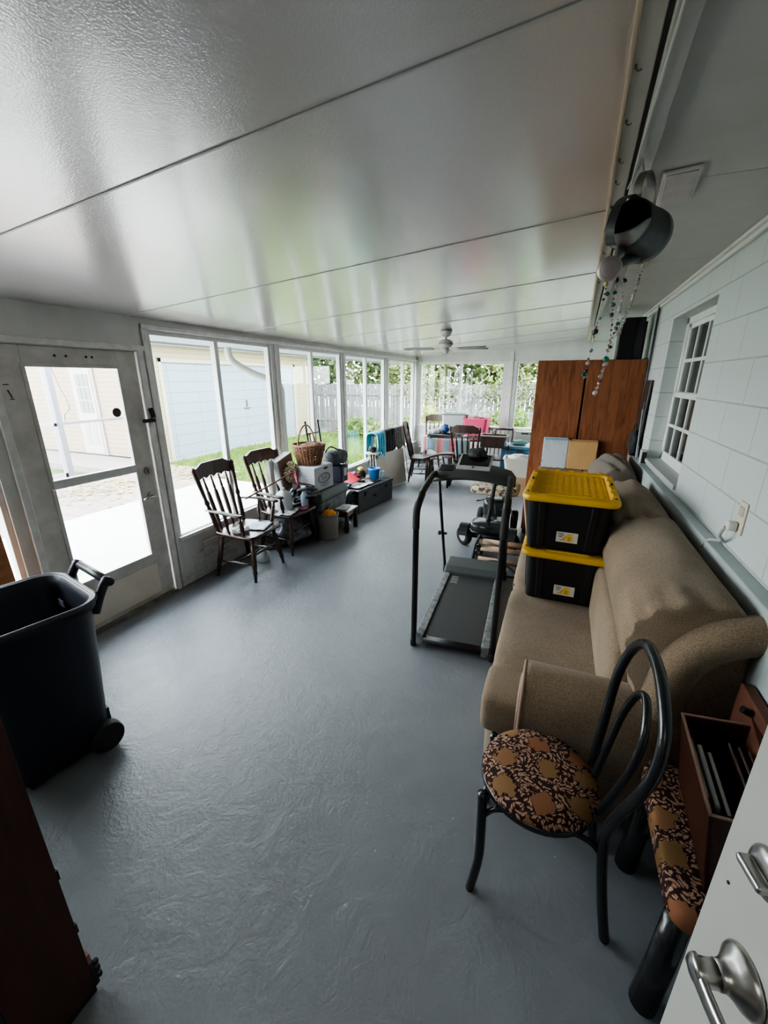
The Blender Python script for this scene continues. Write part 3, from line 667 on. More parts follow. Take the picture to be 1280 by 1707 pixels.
# vines on the fence
rnd=random.Random(9)
for k,(xa,xb_) in enumerate(((-5.6,-3.2),(-3.0,.8))):
    b=MB()
    for i in range(34):
        x=rnd.uniform(xa,xb_); z=rnd.uniform(.8,1.6); pts=[(x,14.6,z)]
        for j in range(7): x+=rnd.uniform(-.22,.22); z+=rnd.uniform(-.12,.22); pts.append((x,14.58-rnd.uniform(0,.12),z))
        b.tube(spline(pts,3),.011,4)
    v=thing('vine',['bare tangled vine over the back fence at its left end','bare tangled vine over the back fence beyond the middle far pane'][k],'vine',((xa+xb_)/2,14.6,-.2))
    b.build('stems',M('dry_vine',(.22,.21,.18),.9),v)
    leafmesh(((xa+xb_)/2,14.55,1.45),((xb_-xa)/2,.12,.6),700,.12,60+k,0).build('leaves',LS,v)

# ================================================================ THINGS: right side
# --- sofa
s=thing('sofa','brown chenille reclining sofa with rolled arm along the pale block wall','sofa',(.2,2.6,0))
def rbox(b,a,c,e=.35,nu=32,nv=20):
    return b.puff([(a[i]+c[i])/2 for i in range(3)],[abs(c[i]-a[i]) for i in range(3)],e,nu,nv)
b=MB(); rbox(b,(-.165,1.56,.05),(.66,3.72,.36),.14,40,16); b.build('base',COUCH,s,smooth=True)
def prof_loft(prof,ya,yb,n=14,rnd=.10,infl=.03,cx=None):
    P=[V((p[0],0,p[1])) for p in spline([(q[0],q[1],0) for q in prof],5,True)]
    cc=sum(P,V())/len(P); b=MB(); secs=[]
    L_=yb-ya
    for i in range(n+1):
        t=i/n; tt=.5-.5*math.cos(PI*t); y=ya+L_*tt
        dd=min(y-ya,yb-y); k=1 if dd>=rnd else math.sqrt(max(0,1-(1-dd/rnd)**2))
        k=.75+.25*k
        sh=(k-1)*.28 
        secs.append([cc+(p-cc)*(1+sh*.9+infl*math.sin(PI*t))+V((0,y,0)) for p in P])
    b.loft(secs); return b
# seat cushions (T-front)
for k,(ya,yb) in enumerate(((1.74,2.72),(2.725,3.60))):
    b=MB(); rbox(b,(-.17,ya,.285),(.40,yb,.492),.25,36,18)
    c_=b.build('seat_cushion',COUCH,s,smooth=True)
    b=MB(); b.tube(spline([(-.160,ya+.05,.44),(-.163,(ya+yb)/2,.447),(-.160,yb-.05,.44)],6),.006,6); b.build('piping',COUCHP,c_,smooth=True)
b=MB(); rbox(b,(-.18,1.545,.29),(.03,1.82,.485),.32,28,16); b.build('cushion_nose',COUCH,s,smooth=True)
# lumbar roll
b=MB(); rbox(b,(.30,1.70,.40),(.50,2.70,.80),.4,28,18); rbox(b,(.30,2.71,.40),(.50,3.60,.80),.4,28,18); b.build('lumbar_pad',COUCH,s,smooth=True)
# back pillows
def pillow(ya,yb,seed):
    prof=[(.42,.60),(.365,.72),(.33,.86),(.36,.98),(.45,1.055),(.57,1.085),(.68,1.04),(.69,.85),(.66,.66),(.54,.58)]
    b=prof_loft(prof,ya,yb,26,.20,.02)
    for v in b.bm.verts:
        u=(v.co.y-ya)/(yb-ya)
        for e in (0,1):
            dd=abs(u-e)
            if dd<.28: v.co+= (V((.5,v.co.y,.83))-v.co)*(.05*math.sin(v.co.z*60+v.co.x*45+seed)*(1-dd/.28))
        v.co.z-= .02*math.sin(u*PI)*0
    return b
pillow(1.60,2.70,0).build('back_cushion',COUCH,s,smooth=True)
pillow(2.66,3.66,2).build('back_cushion',COUCH,s,smooth=True)
# rolled near side gusset and side panel
arc=spline([(.44,.60),(.445,.72),(.465,.84),(.52,.945),(.60,1.015),(.70,1.035)],6)
arc=[V((p[0],0,p[1])) for p in [(q.x,q.y) for q in [V((a.x,a.y,0)) for a in [V((t.x,t.y,0)) for t in spline([(.44,.58,0),(.445,.72,0),(.47,.85,0),(.53,.95,0),(.61,1.01,0),(.71,1.035,0)],6)]]]]
b=MB(); b.tube([(p.x+.045,1.60,p.z-.03) for p in arc],[.072]*len(arc),16); b.build('side_roll',COUCH,s,smooth=True)
b=MB(); b.prism([(.50,.30),(.50,.60),(.52,.78),(.57,.90),(.63,.965),(.705,.985),(.705,.30)],1.575,1.66,MX(((1,0,0,0),(0,0,1,0),(0,1,0,0),(0,0,0,1)))); b.build('side_panel',COUCH,s,bev=.02,seg=3)
# near arm
def arm(ya,yb):
    ym=(ya+yb)/2; h=(yb-ya)/2
    pr=[(ya+.015,.06),(ya+.012,.35),(ya,.50),(ya+.02,.59),(ya+.07,.64),(ym,.655),(yb-.05,.635),(yb-.01,.58),(yb,.48),(yb-.01,.06)]
    P=spline([(0,p[0],p[1]) for p in pr[1:-1]],4); P=[V((0,pr[0][0],pr[0][1]))]+P+[V((0,pr[-1][0],pr[-1][1]))]
    c=V((0,ym,.35)); b=MB(); xs_=[(-.012,.93),(0,.99),(.02,1),(.2,1),(.45,1),(.60,.99)]
    b.loft([[V((x,0,0))+c+(p-c)*k for p in P] for x,k in xs_]); return b
ar=arm(1.50,1.735).build('arm',COUCH,s,smooth=True)
b=MB(); pts=[(-.006,1.515,.08),(-.008,1.512,.35),(-.008,1.503,.50),(-.008,1.52,.585),(-.008,1.57,.632),(-.008,1.62,.645),(-.008,1.68,.628),(-.008,1.72,.58)]
b.tube(spline(pts,5),.008,8); b.build('piping',COUCHP,ar,smooth=True)
b=MB(); b.puff((-.012,1.61,.33),(.03,.17,.50),.4); b.build('front_panel',M('faded_tan_panel',(.26,.19,.145),.95,bump=.3,bscale=300),ar,smooth=True)
arm(3.585,3.80).build('arm',COUCH,s,smooth=True)
for x,y in ((-.1,1.62),(.6,1.62),(-.1,3.68),(.6,3.68)): MB().cyl((x,y,0),(x,y,.09),.03).build('foot',BLKP,s)
# teal patterned cloth over far arm
MT=mat_cells('teal_grey_pattern_cloth',[(0,(.10,.19,.19)),(.4,(.25,.30,.29)),(.6,(.08,.14,.15)),(.8,(.35,.38,.36))],45)
cl=MB(); cl.grid(lambda u,v:V((.40+.30*u,3.70+.30*v,.80+.17*u-.28*(v-.3)**2*(1 if v>.3 else 1)+.02*math.sin(u*9+v*7))),14,12)
o=cl.build('patterned_cloth',MT,smooth=True); tag(o,'teal and grey patterned cloth draped between sofa back and far recliner','cloth'); o.modifiers.new('s','SOLIDIFY').thickness=.012
# --- far recliner
rc=thing('recliner','smooth taupe recliner standing behind the brown sofa in front of the cabinet','recliner',(.35,4.35,0))
b=MB(); rbox(b,(-.02,3.96,.06),(.68,4.85,.45),.25); b.build('base',TAUPE,rc,smooth=True)
prof=[(.42,.42),(.34,.60),(.33,.85),(.38,1.02),(.50,1.10),(.62,1.09),(.685,.98),(.69,.70),(.66,.45)]
b=prof_loft(prof,3.98,4.84,24,.22,.02)
for v in b.bm.verts: v.co.z+=.012*math.sin(v.co.x*55+v.co.y*8)*(1 if v.co.z>.9 else .3)
b.build('backrest',TAUPE,rc,smooth=True)
b=MB(); rbox(b,(.02,4.02,.40),(.42,4.78,.52),.3); b.build('seat_cushion',TAUPE,rc,smooth=True)

# --- storage totes
def tote(z,label,seed,lx,yy,sz=1,rot=0):
    t=thing('storage_tote',label,'storage tote',(lx,yy,z),rot,'black totes with yellow lids stacked on the sofa')
    W,Dp,Hh=.505,.74,.345
    def ring(w,d,zz,r=.05,n=5):
        P=[]
        for cx,cy,a0 in ((w/2-r,d/2-r,0),(-w/2+r,d/2-r,PI/2),(-w/2+r,-d/2+r,PI),(w/2-r,-d/2+r,1.5*PI)):
            for k in range(n+1): a=a0+PI/2*k/n; P.append(V((cx+r*math.cos(a),cy+r*math.sin(a),zz)))
        return P
    b=MB(); b.loft([ring(W-.085,Dp-.12,0,.04),ring(W-.078,Dp-.113,.01,.045),ring(W-.045,Dp-.06,Hh-.03,.05)])
    for sx in (-1,1):
        for q in (.13,): b.loft([[V((sx*q*k-.022,-y0_,zz)),V((sx*q*k+.022,-y0_,zz)),V((sx*q*k+.016,-y0_-.012,zz)),V((sx*q*k-.016,-y0_-.012,zz))] for k,y0_,zz in ((1,Dp/2-.056,.02),(1.1,Dp/2-.032,Hh-.05))])
    for sx in (-1,1):
        for q in (-.18,.0,.18): b.loft([[V((sx*xw,q-.02,zz)),V((sx*xw,q+.02,zz)),V((sx*(xw+.012),q+.015,zz)),V((sx*(xw+.012),q-.015,zz))] for xw,zz in ((W/2-.04,.02),(W/2-.024,Hh-.05))])
    b.build('tub',M('black_tote_plastic',(.008,.008,.010),.35),t,local=True,smooth=False,bev=.003)
    b=MB(); b.loft([ring(W-.03,Dp-.03,Hh-.045,.05),ring(W-.03,Dp-.03,Hh-.03,.05)]); b.build('rim',MATS['black_tote_plastic'],t,local=True)
    b=MB()
    b.loft([ring(W+.005,Dp+.02,Hh-.035,.05),ring(W+.02,Dp+.035,Hh-.02,.055),ring(W+.012,Dp+.03,Hh+.0,.055),ring(W-.015,Dp+.005,Hh+.006,.05),ring(W-.07,Dp-.05,Hh+.006,.04),ring(W-.085,Dp-.065,Hh-.012,.035)])
    # diamond ribs
    w,d=W-.10,Dp-.08; zz=Hh-.011
    for i in range(-14,15):
        for sgn in (-1,1):
            pts=[]
            x0_=i*.075
            for k in range(2):
                pass
            # line y = sgn*.55*(x-x0)
            ts=[]
            for tt in [j/40*2-1 for j in range(41)]:
                x=tt*w/2; y=sgn*.5*(x-x0_)
                if abs(y)<d/2: ts.append((x,y,zz))
            if len(ts)>1: b.tube([ts[0],ts[-1]],.0048,4)
    # raised edge castellations
    for k in range(5):
        b.box((-W*.36+k*W*.18,Dp/2-.012,Hh+.010),(W*.07,.018,.016)); 
    b.box((0,-Dp/2+.022,Hh+.008),(W*.46,.014,.012))
    for k in range(4):
        for sx in (-1,1): b.box((sx*(W/2-.022),-Dp*.33+k*Dp*.22,Hh+.010),(.024,Dp*.10,.016))
    ld=b.build('lid',YEL,t,local=True,bev=.003)
    for sx in (-1,1):
        for sy in (-.42,0.05,.42): MB().cyl((sx*(W/2-.018),sy*Dp,Hh+.004),(sx*(W/2-.018),sy*Dp,Hh+.0105 if sy in (-.42,.42) else Hh+.0195),.006,seg=8).build('lid_hole',RUB,ld,local=True)
    yf=-(Dp/2-.047)
    tl=MX.Translation((.012,yf-.008,.095))@MX.Rotation(PI/2-.075,4,'X')
    b=MB(); b.box((0,0,0),(.118,.062,.002)); bmesh.ops.transform(b.bm,matrix=tl,verts=b.bm.verts); lb=b.build('sticker',M('sticker_white',(.58,.56,.52),.5),t,local=True)
    b=MB(); b.prism([(-.045,-.022),(-.02,-.008),(.0,.022),(.032,.022),(.034,-.022)],.0011,.0016); b.box((.012,-.012,.0016),(.02,.006,.001)); bmesh.ops.transform(b.bm,matrix=tl,verts=b.bm.verts); b.build('sticker_picture',M('sticker_yellow',(.62,.40,.06),.5,var=.4,vscale=60),lb,local=True)
    b=MB()
    for k in range(3): b.box((-.035+.003*(k%2),.020-.009*k,.0014),(.034-.006*k,.004,.001))
    bmesh.ops.transform(b.bm,matrix=tl,verts=b.bm.verts); b.build('sticker_print',M('sticker_ink',(.12,.07,.07),.6),lb,local=True)
    return t
tote(.486,'black storage tote with yellow lid resting directly on the sofa seat',0,.142,2.865,rot=-.01)
tote(.486+.355,'uppermost black storage tote whose yellow ribbed lid is fully exposed',1,.118,2.85,rot=-.02)

# --- cabinet
cb=thing('wardrobe_cabinet','tall reddish oak cabinet with two flat doors standing beyond the sofa','cabinet',(.25,5.3,0))
cx0,cx1,cy0=-.285,.752,5.10
b=MB(); b.bb((cx0+.012,cy0+.02,0),(cx1-.01,5.60,.06)); b.bb((cx0,cy0+.02,.06),(cx0+.02,5.62,2.02)); b.bb((cx1-.02,cy0+.02,.06),(cx1,5.62,2.02)); b.bb((cx0,cy0+.02,2.0),(cx1,5.62,2.025)); b.bb((cx0,5.6,.06),(cx1,5.62,2.02)); b.bb((cx0,cy0+.02,.06),(cx1,5.62,.08))
b.build('carcass',OAK,cb,bev=.003)
cg=.20
b=MB(); b.bb((cx0+.0,cy0,.065),(cg-.004,cy0+.019,2.02)); dl=b.build('door',OAK,cb,bev=.003)
b=MB(); b.prism([(cg+.018,.065),(cx1+.0,.065),(cx1+.0,2.02),(cg+.016,2.02)],0,.019,MX(((1,0,0,0),(0,0,1,cy0-.004),(0,1,0,0),(0,0,0,1)))); dr=b.build('door',OAK,cb,bev=.003)
MB().bb((cg-.02,cy0+.020,.08),(cg+.04,cy0+.04,2.0)).build('gap_shadow_strip',RUB,cb)
b=MB(); b.cyl((cg-.002,cy0-.018,1.05),(cg-.002,cy0,1.05),.009); b.build('knob',BLK,dl)
for z in (.4,1.0,1.7): MB().box((cx1+.002,cy0+.005,z),(.008,.022,.06)).build('hinge',GRYP,dr)
# speaker on top
sp=thing('loudspeaker','black box loudspeaker standing on top of the oak cabinet','speaker',(.60,5.32,2.025))
MB().bb((.475,5.22,2.025),(.695,5.46,2.43)).build('enclosure',BLKP,sp,bev=.006)
MB().bb((.485,5.205,2.035),(.62,5.22,2.42)).build('grille',M('speaker_cloth',(.007,.007,.008),.95),sp,bev=.004)
MB().bb((.695,5.24,2.03),(.715,5.46,2.39)).build('side_panel',M('speaker_side',(.05,.02,.02),.6),sp,bev=.002)
# vertical pipe by wall and dark clutter
pp=thing('wall_pipe','thin dark vertical pipe on the block wall between cabinet and house window','pipe',(.745,4.95,1.1))
MB().cyl((.75,4.96,1.1),(.75,4.96,2.50),.012).build('pipe',M('dark_pipe',(.06,.06,.065),.5),pp,smooth=True)
dp=thing('dark_wall_panel','tall dark glossy panel added over the dark wall strip between oak cabinet and house window','panel',(.74,4.85,1.10))
MB().box((.745,4.85,1.46),(.018,.40,.72),(0,.02,0)).build('panel',M('dark_gloss_panel',(.03,.032,.035),.25,var=.5,vscale=3),dp,bev=.004)  # thin dark panel added to fill the dark strip of wall
tb=thing('tool_bag','black fabric bag slumped on the ledge between cabinet and window','bag',(.73,4.7,1.10))
b=MB(); b.ball((.715,4.78,1.22),(.05,.14,.13),3,.35,2,3); b.build('bag',M('black_nylon',(.015,.015,.018),.8),tb,smooth=True)
b=MB(); b.tube(spline([(.71,4.68,1.28),(.70,4.72,1.40),(.71,4.85,1.38),(.715,4.9,1.27)],5),.008,6); b.build('strap',M('strap_nylon',(.03,.03,.035),.7),tb)
b=MB(); b.tube([(.74,4.62,1.10),(.745,4.78,1.62)],.007,6).tube([(.725,4.58,1.10),(.735,4.74,1.55)],.007,6)
hd=b.build('grabber_tool',M('grey_rod',(.3,.3,.32),.4,metal=.4)); tag(hd,'pair of thin grey rods leaning on the ledge beside the black bag','rod')
rt_=thing('switch_box','small white box with dark front standing on ledge at the window corner','box',(.74,4.30,1.10))
MB().bb((.715,4.28,1.10),(.765,4.36,1.225)).build('case',M('white_case',(.5,.5,.5),.5),rt_,bev=.004)
MB().bb((.722,4.276,1.11),(.758,4.281,1.21)).build('front_panel',BLKP,rt_)
# mailers standing behind the tote, leaning on cabinet: on top of a box stack
bx=thing('cardboard_box','plain cardboard box standing between sofa and cabinet, under the mailers','box',(.10,4.95,0))
MB().bb((-.16,4.72,0),(.30,5.08,.868)).build('carton',M('kraft_board',(.34,.22,.12),.85,var=.08),bx,bev=.004)
def mailer(n,label,x0_,x1_,y,z0_,h,mat,extra=None):
    t=thing(n,label,'mailer',((x0_+x1_)/2,y,z0_))
    b=MB(); b.puff(((x0_+x1_)/2,y,z0_+h/2),(x1_-x0_,.045,h),.09,40,24,EU(-.10,0,0)); b.build('envelope',mat,t,smooth=True); return t
a=mailer('padded_mailer','white and pale blue printed mailer standing against the oak cabinet',-.135,.125,5.02,.872,.338,mat_cells('blue_white_mailer_print',[(0,(.50,.53,.56)),(.75,(.44,.48,.54)),(.93,(.30,.36,.46))],24,.6))
MB().bb((-.125,4.985,1.188),(.115,5.01,1.208)).build('top_flap',M('light_blue_flap',(.20,.36,.50),.6),a,bev=.008)
a=mailer('padded_mailer','tan padded kraft mailer standing against the oak cabinet beside the blue one',.128,.42,5.02,.872,.325,M('kraft_paper',(.52,.31,.13),.75,var=.06,bump=.3,bscale=14))
MB().bb((.135,4.985,1.178),(.41,5.008,1.192)).build('top_flap',M('kraft_flap',(.40,.24,.11),.75),a,bev=.005)
bx2=thing('cardboard_box','second plain carton under the tan mailer beside the recliner','box',(.38,4.98,0))
MB().bb((.315,4.86,0),(.50,5.09,.868)).build('carton',MATS['kraft_board'],bx2,bev=.004)

# --- outlet
ou=thing('power_outlet','ivory outlet with white plug and cord on the pale block wall','outlet',(XR,2.135,1.25))
IV=M('ivory_plastic',(.60,.54,.43),.4)
MB().bb((XR-.008,2.085,1.195),(XR,2.16,1.335)).build('plate',IV,ou,bev=.003)
b=MB(); b.bb((XR-.012,2.10,1.275),(XR-.006,2.145,1.315)); b.build('socket',M('ivory_dark',(.40,.36,.30),.5),ou,bev=.003)
b=MB(); b.puff((XR-.028,2.130,1.225),(.036,.036,.042),.4,16,10); b.build('plug',M('white_plug',(.62,.61,.57),.4),ou,smooth=True)
b=MB(); b.tube(spline([(XR-.045,2.135,1.218),(XR-.05,2.16,1.17),(XR-.02,2.21,1.13),(XR-.05,2.27,1.105),(XR-.066,2.30,1.06)],6),.007,8); b.build('cord',M('grey_cord',(.38,.39,.38),.5),ou,smooth=True)

# --- bentwood chair
bc=thing('bentwood_chair','black bentwood cafe chair with round leaf-patterned seat by the sofa arm','chair',(.09,1.275,0))
b=MB()
def disc(b,c,r,z0_,z1_,n=40): b.lathe([(0,z0_),(r-.008,z0_),(r,z0_+.006),(r,z1_-.006),(r-.008,z1_),(0,z1_)],MX.Translation((c[0],c[1],0)),n)
disc(b,(.085,1.275),.205,.418,.446); b.build('seat_frame',BLACKW,bc,smooth=True)
b=MB(); b.lathe([(0,.484),(.08,.483),(.14,.478),(.180,.468),(.199,.456),(.203,.446),(.195,.440),(0,.440)],MX.Translation((.085,1.275,0)),48); b.build('seat',PATT,bc,smooth=True)
for s_ in (-1,1):
    y_=1.275+s_*.155
    b=MB(); b.tube(spline([(-.095,y_-s_*.02,.43),(-.088,y_,.30),(-.085,y_+s_*.015,.15),(-.105,y_+s_*.03,.0)],6),[.017]*12+[.016]*4+[.0155]*3,12); b.build('leg',BLACKW,bc,smooth=True)
# hoop with rear legs
hp=[(.352,1.118,0),(.325,1.125,.15),(.300,1.130,.32),(.288,1.125,.46),(.300,1.085,.60),(.325,1.045,.74),(.345,1.035,.85),(.355,1.075,.945),(.352,1.170,1.015),(.348,1.275,1.035),(.340,1.375,1.015),(.325,1.455,.925),(.305,1.475,.80),(.288,1.450,.62),(.275,1.425,.46),(.285,1.42,.32),(.31,1.43,.15),(.335,1.445,0)]
PS=spline(hp,6); n=len(PS)
b=MB(); b.tube(PS,[.0165]*n,12); b.build('back_hoop',BLACKW,bc,smooth=True)
ih=[(.277,1.205,.45),(.300,1.175,.58),(.322,1.150,.72),(.338,1.165,.83),(.345,1.24,.900),(.338,1.315,.86),(.318,1.355,.74),(.292,1.350,.58),(.268,1.335,.45)]
b=MB(); b.tube(spline(ih,6),.0125,12); b.build('inner_hoop',BLACKW,bc,smooth=True)
def stretch(p,q,dip):
    m=lerp(p,q,.5); b=MB(); b.tube(spline([p,lerp(p,q,.10)+V((0,0,.055)),lerp(p,q,.28)+V((0,0,.075)),m+V((0,0,.078)),lerp(p,q,.72)+V((0,0,.075)),lerp(p,q,.9)+V((0,0,.055)),q],5),.0095,8); b.build('stretcher',BLACKW,bc,smooth=True)
stretch((-.088,1.125,.335),(.300,1.135,.335),0); stretch((-.088,1.425,.335),(.285,1.42,.335),0); stretch((-.088,1.13,.335),(-.088,1.42,.335),0)

# --- upholstered stool + wooden box
us=thing('upholstered_stool','low rectangular stool with leaf-patterned cushion and stout black legs','stool',(.58,1.22,0))
b=MB(); b.puff((.585,1.21,.455),(.31,.52,.085),.25,40,14); b.build('seat',PATT,us,smooth=True)
MB().bb((.455,.975,.385),(.70,1.445,.43)).build('seat_frame',BLACKW,us,bev=.01)
for x,y in ((.470,1.005),(.665,1.005),(.470,1.415),(.665,1.415)):
    MB().tube([(x,y,.40),(x-.008,y-.003,.2),(x-.022,y-.008,0)],[.034,.036,.038],14).build('leg',BLACKW,us,smooth=True)
MAHOG=mat_wood('dark_mahogany',(.050,.016,.011),(.025,.008,.006),4,(3,9,9),.3)
wb=thing('wooden_box','open dark mahogany box holding books, resting on the patterned stool','box',(.60,1.20,.497))
RB=MX.Translation((.618,1.21,.512))@EU(0,-.15,-.05)
def RBx(b_): bmesh.ops.transform(b_.bm,matrix=RB,verts=b_.bm.verts); return b_
b=MB(); w2,d2,hh=.095,.19,.27
b.bb((-w2,-d2,0),(w2,d2,.012)); b.bb((-w2,-d2,0),(-w2+.010,d2,hh)); b.bb((w2-.010,-d2,0),(w2,d2,hh+.03)); b.bb((-w2,-d2,0),(w2,-d2+.012,hh)); b.bb((-w2,d2-.012,0),(w2,d2,hh))
RBx(b).build('shell',MAHOG,wb,bev=.002)
b=MB(); b.bb((-w2-.001,-d2,hh-.001),(-w2+.007,d2,hh+.002)); b.bb((-w2,d2-.008,hh-.001),(w2,d2+.001,hh+.002)); b.bb((-w2,-d2,hh-.001),(w2,-d2+.008,hh+.002)); RBx(b).build('worn_edge',M('worn_wood_edge',(.22,.13,.10),.5),wb)
for i,(col,lab,cat) in enumerate((((.55,.55,.54),'white booklet nearest the left side of the mahogany box','book'),((.42,.43,.43),'pale grey booklet second from the left side of the mahogany box','book'),((.03,.03,.035),'black folder standing third from the left in the mahogany box','folder'))):
    t=thing('booklet' if i<2 else 'folder',lab,cat,(.55+.02*i,1.2,.52))
    b=MB(); x=-w2+.018+.020*i; b.box((x,-.025*i+.02,.122),(.013,.22,.215),(0,-.03,0)); RBx(b).build('cover',M('cover_%d'%i,col,.5),t,bev=.001)
    b=MB(); b.box((x,-.025*i+.02,.124),(.008,.216,.216),(0,-.03,0)); RBx(b).build('pages',M('pages',(.5,.49,.45),.8),t)
for i in range(3):
    t=thing('wooden_slat_rack','dark wooden slat inside the mahogany box, %s'%(['nearest its middle','between two others','against its right side'][i]),'slat',(.62,1.2,.52))
    b=MB(); b.box((.020+.022*i,.0,.125),(.009,.26-.02*i,.23)); RBx(b).build('slat',M('dim_wood',(.05,.025,.02),.45),t,bev=.004)
t=thing('wooden_item','orange-brown wooden item with black knob tucked behind the mahogany box','wooden item',(.69,1.3,.8))
MB().bb((.668,1.22,.48),(.705,1.52,.86)).build('panel',M('orange_wood',(.12,.045,.028),.5,var=.2),t,bev=.006)
MB().cyl((.665,1.40,.83),(.64,1.40,.84),.012).build('knob',BLK,t)

# --- brown wooden panel at left
wp=thing('hinged_panel','tall dark brown wooden panel with black hinges standing at left foreground','panel',(-1.14,.28,0))
DKB=mat_wood('dark_reddish_brown_panel',(.060,.022,.016),(.038,.014,.011),3,(8,8,1),.55,bump=.1)
b=MB(); b.loft([[(-1.130,.185,z),(-1.130,.368,z),(-1.160,.368,z),(-1.160,.185,z)] for z in (.02,1.95)]); b.build('panel',DKB,wp,bev=.003)
MB().bb((-1.164,.176,.02),(-1.134,.185,1.95)).build('edge_strip',BLKP,wp)
for z in (.50,.27): MB().bb((-1.146,.366,z),(-1.136,.374,z+.035)).build('hinge_plate',BLK,wp)
b=MB(); b.bb((-1.150,.364,.02),(-1.128,.380,.125)); 
for k in range(3): b.cyl((-1.132,.384,.04+.03*k),(-1.132,.384,.056+.03*k),.008)
b.build('hinge',BLK,wp,bev=.003)
b=MB(); b.bb((-1.15,.367,.125),(-1.130,.376,.165)); b.build('torn_edge',M('torn_board',(.25,.14,.11),.9),wp)
MB().bb((-1.16,.19,0),(-1.13,.366,.02)).build('foot_rail',BLKP,wp)

# --- trash bin
tbn=thing('trash_bin','navy black wheeled trash bin without lid near the glazed door','trash bin',(-1.95,.80,0))
# local: handle side = +y-ish(right)  
BR=MX.Translation((-2.185,.88,0))@EU(0,0,R(78))
def Bx(b_): bmesh.ops.transform(b_.bm,matrix=BR,verts=b_.bm.verts); return b_
def rr(w,d,z,r,n=6,ox=0):
    P=[]
    for cx,cy,a0 in ((w/2-r,d/2-r,0),(-w/2+r,d/2-r,PI/2),(-w/2+r,-d/2+r,PI),(w/2-r,-d/2+r,1.5*PI)):
        for k in range(n+1): a=a0+PI/2*k/n; P.append(V((cx+r*math.cos(a)+ox,cy+r*math.sin(a),z)))
    return P
w0,d0,w1,d1,hB=.37,.36,.50,.54,.85
b=MB(); b.loft([rr(w0,d0,.03,.06),rr(w0+.01,d0+.01,.05,.07),rr(w1-.03,d1-.03,hB-.05,.10),rr(w1,d1,hB-.04,.11),rr(w1,d1,hB,.11),rr(w1-.015,d1-.015,hB+.006,.11),rr(w1-.035,d1-.035,hB,.10),rr(w1-.06,d1-.06,hB-.06,.09),rr(w0-.02,d0-.02,.07,.06)])
Bx(b).build('body',NAVY,tbn,smooth=True)
b=MB(); b.tube(rr(w1+.004,d1+.004,hB-.002,.11),.012,8,True); Bx(b).build('rim',M('navy_rim_worn',(.045,.045,.065),.4),tbn,smooth=True)
b=MB()
for y in (-.17,.17): b.tube(spline([(w1/2-.01,y,hB-.10),(w1/2+.03,y,hB-.01),(w1/2+.065,y,hB+.045),(w1/2+.07,y,hB+.04)],4),.022,10)
b.tube([(w1/2+.07,-.20,hB+.04),(w1/2+.07,.20,hB+.04)],.020,12)
Bx(b).build('handle',NAVY,tbn,smooth=True)
for y in (-.19,.19):
    b=MB(); b.tube([(w0/2-.03,y-.03,.078),(w0/2-.03,y+.03,.078)],.078,24); Bx(b).build('wheel',RUB,tbn,bev=.01)
b=MB(); b.tube([(w0/2+.025,-.20,.10),(w0/2+.025,.20,.10)],.012,10); b.bb((w0/2-.03,-.15,.06),(w0/2+.02,.15,.2)); Bx(b).build('axle',BLKP,tbn)
b=MB(); b.box((w1/2-.055,.12,hB-.12),(.004,.06,.035)); Bx(b).build('inside_sticker',M('grey_sticker',(.16,.16,.20),.6),tbn)
b=MB(); b.bb((-w0/2+.02,-.16,.0),(-w0/2+.08,.16,.04)); Bx(b).build('foot',NAVY,tbn,bev=.01)
# white scrap
o=MB().box((-2.12,.70,.018),(.075,.04,.03),(.1,.1,.5)).build('plastic_offcut',M('white_plastic',(.5,.5,.5),.5),bev=.006); tag(o,'small white plastic offcut lying on the floor by the brown panel','offcut')
# plywood
pw=MB().box((XL+.055,.62,.56),(.018,1.24,1.12),(0,-.045,0)).build('plywood_sheet',PLY); tag(pw,'orange plywood sheet leaning on the wall left of the glazed door','plywood')

# --- treadmill
tm=thing('treadmill','black folding walking treadmill with hoop handrails in the middle of the room','treadmill',(-.53,3.05,0))
def TMx(b_,): bmesh.ops.transform(b_.bm,matrix=TMM,verts=b_.bm.verts); return b_
TMM=MX.Translation((-.505,2.42,0))@EU(0,0,R(3.4))   # local: x right, y forward (0..1.35)
b=MB(); b.bb((-.235,.02,.035),(.235,1.12,.095)); TMx(b).build('deck',GRYP,tm,bev=.006)
b=MB(); b.bb((-.195,.025,.096),(.195,1.10,.102)); TMx(b).build('belt',M('treadmill_belt',(.030,.030,.033),.55,bump=.15,bscale=200),tm)
for sx in (-1,1):
    b=MB(); b.bb((sx*.20,.0,.03),(sx*.255,1.12,.115)); TMx(b).build('side_rail',M('scuffed_silver_rail',(.14,.145,.15),.4,var=.5,vscale=25),tm,bev=.006)
b=MB(); b.cyl((-.20,.02,.075),(.20,.02,.075),.028); TMx(b).build('roller',BLKP,tm,smooth=True)
b=MB(); b.loft([[(-.265,y,.03),(.265,y,.03),(.265,y,z),(.235,y,z+.012),(-.235,y,z+.012),(-.265,y,z)] for y,z in ((1.05,.115),(1.09,.155),(1.27,.175),(1.33,.12))]); TMx(b).build('motor_cover',M('slate_motor_cover',(.060,.068,.070),.5),tm,bev=.008)
b=MB()
for k in range(4):
    x=-.155+.027*0; y=1.00-.038*k
    b.prism([(-.03,-.012),(0,.006),(.03,-.012),(.03,-.002),(0,.016),(-.03,-.002)],.1022,.1028,MX.Translation((-.145,y,0)))
TMx(b).build('chevron_mark',M('chevron_grey',(.45,.45,.44),.6),tm)
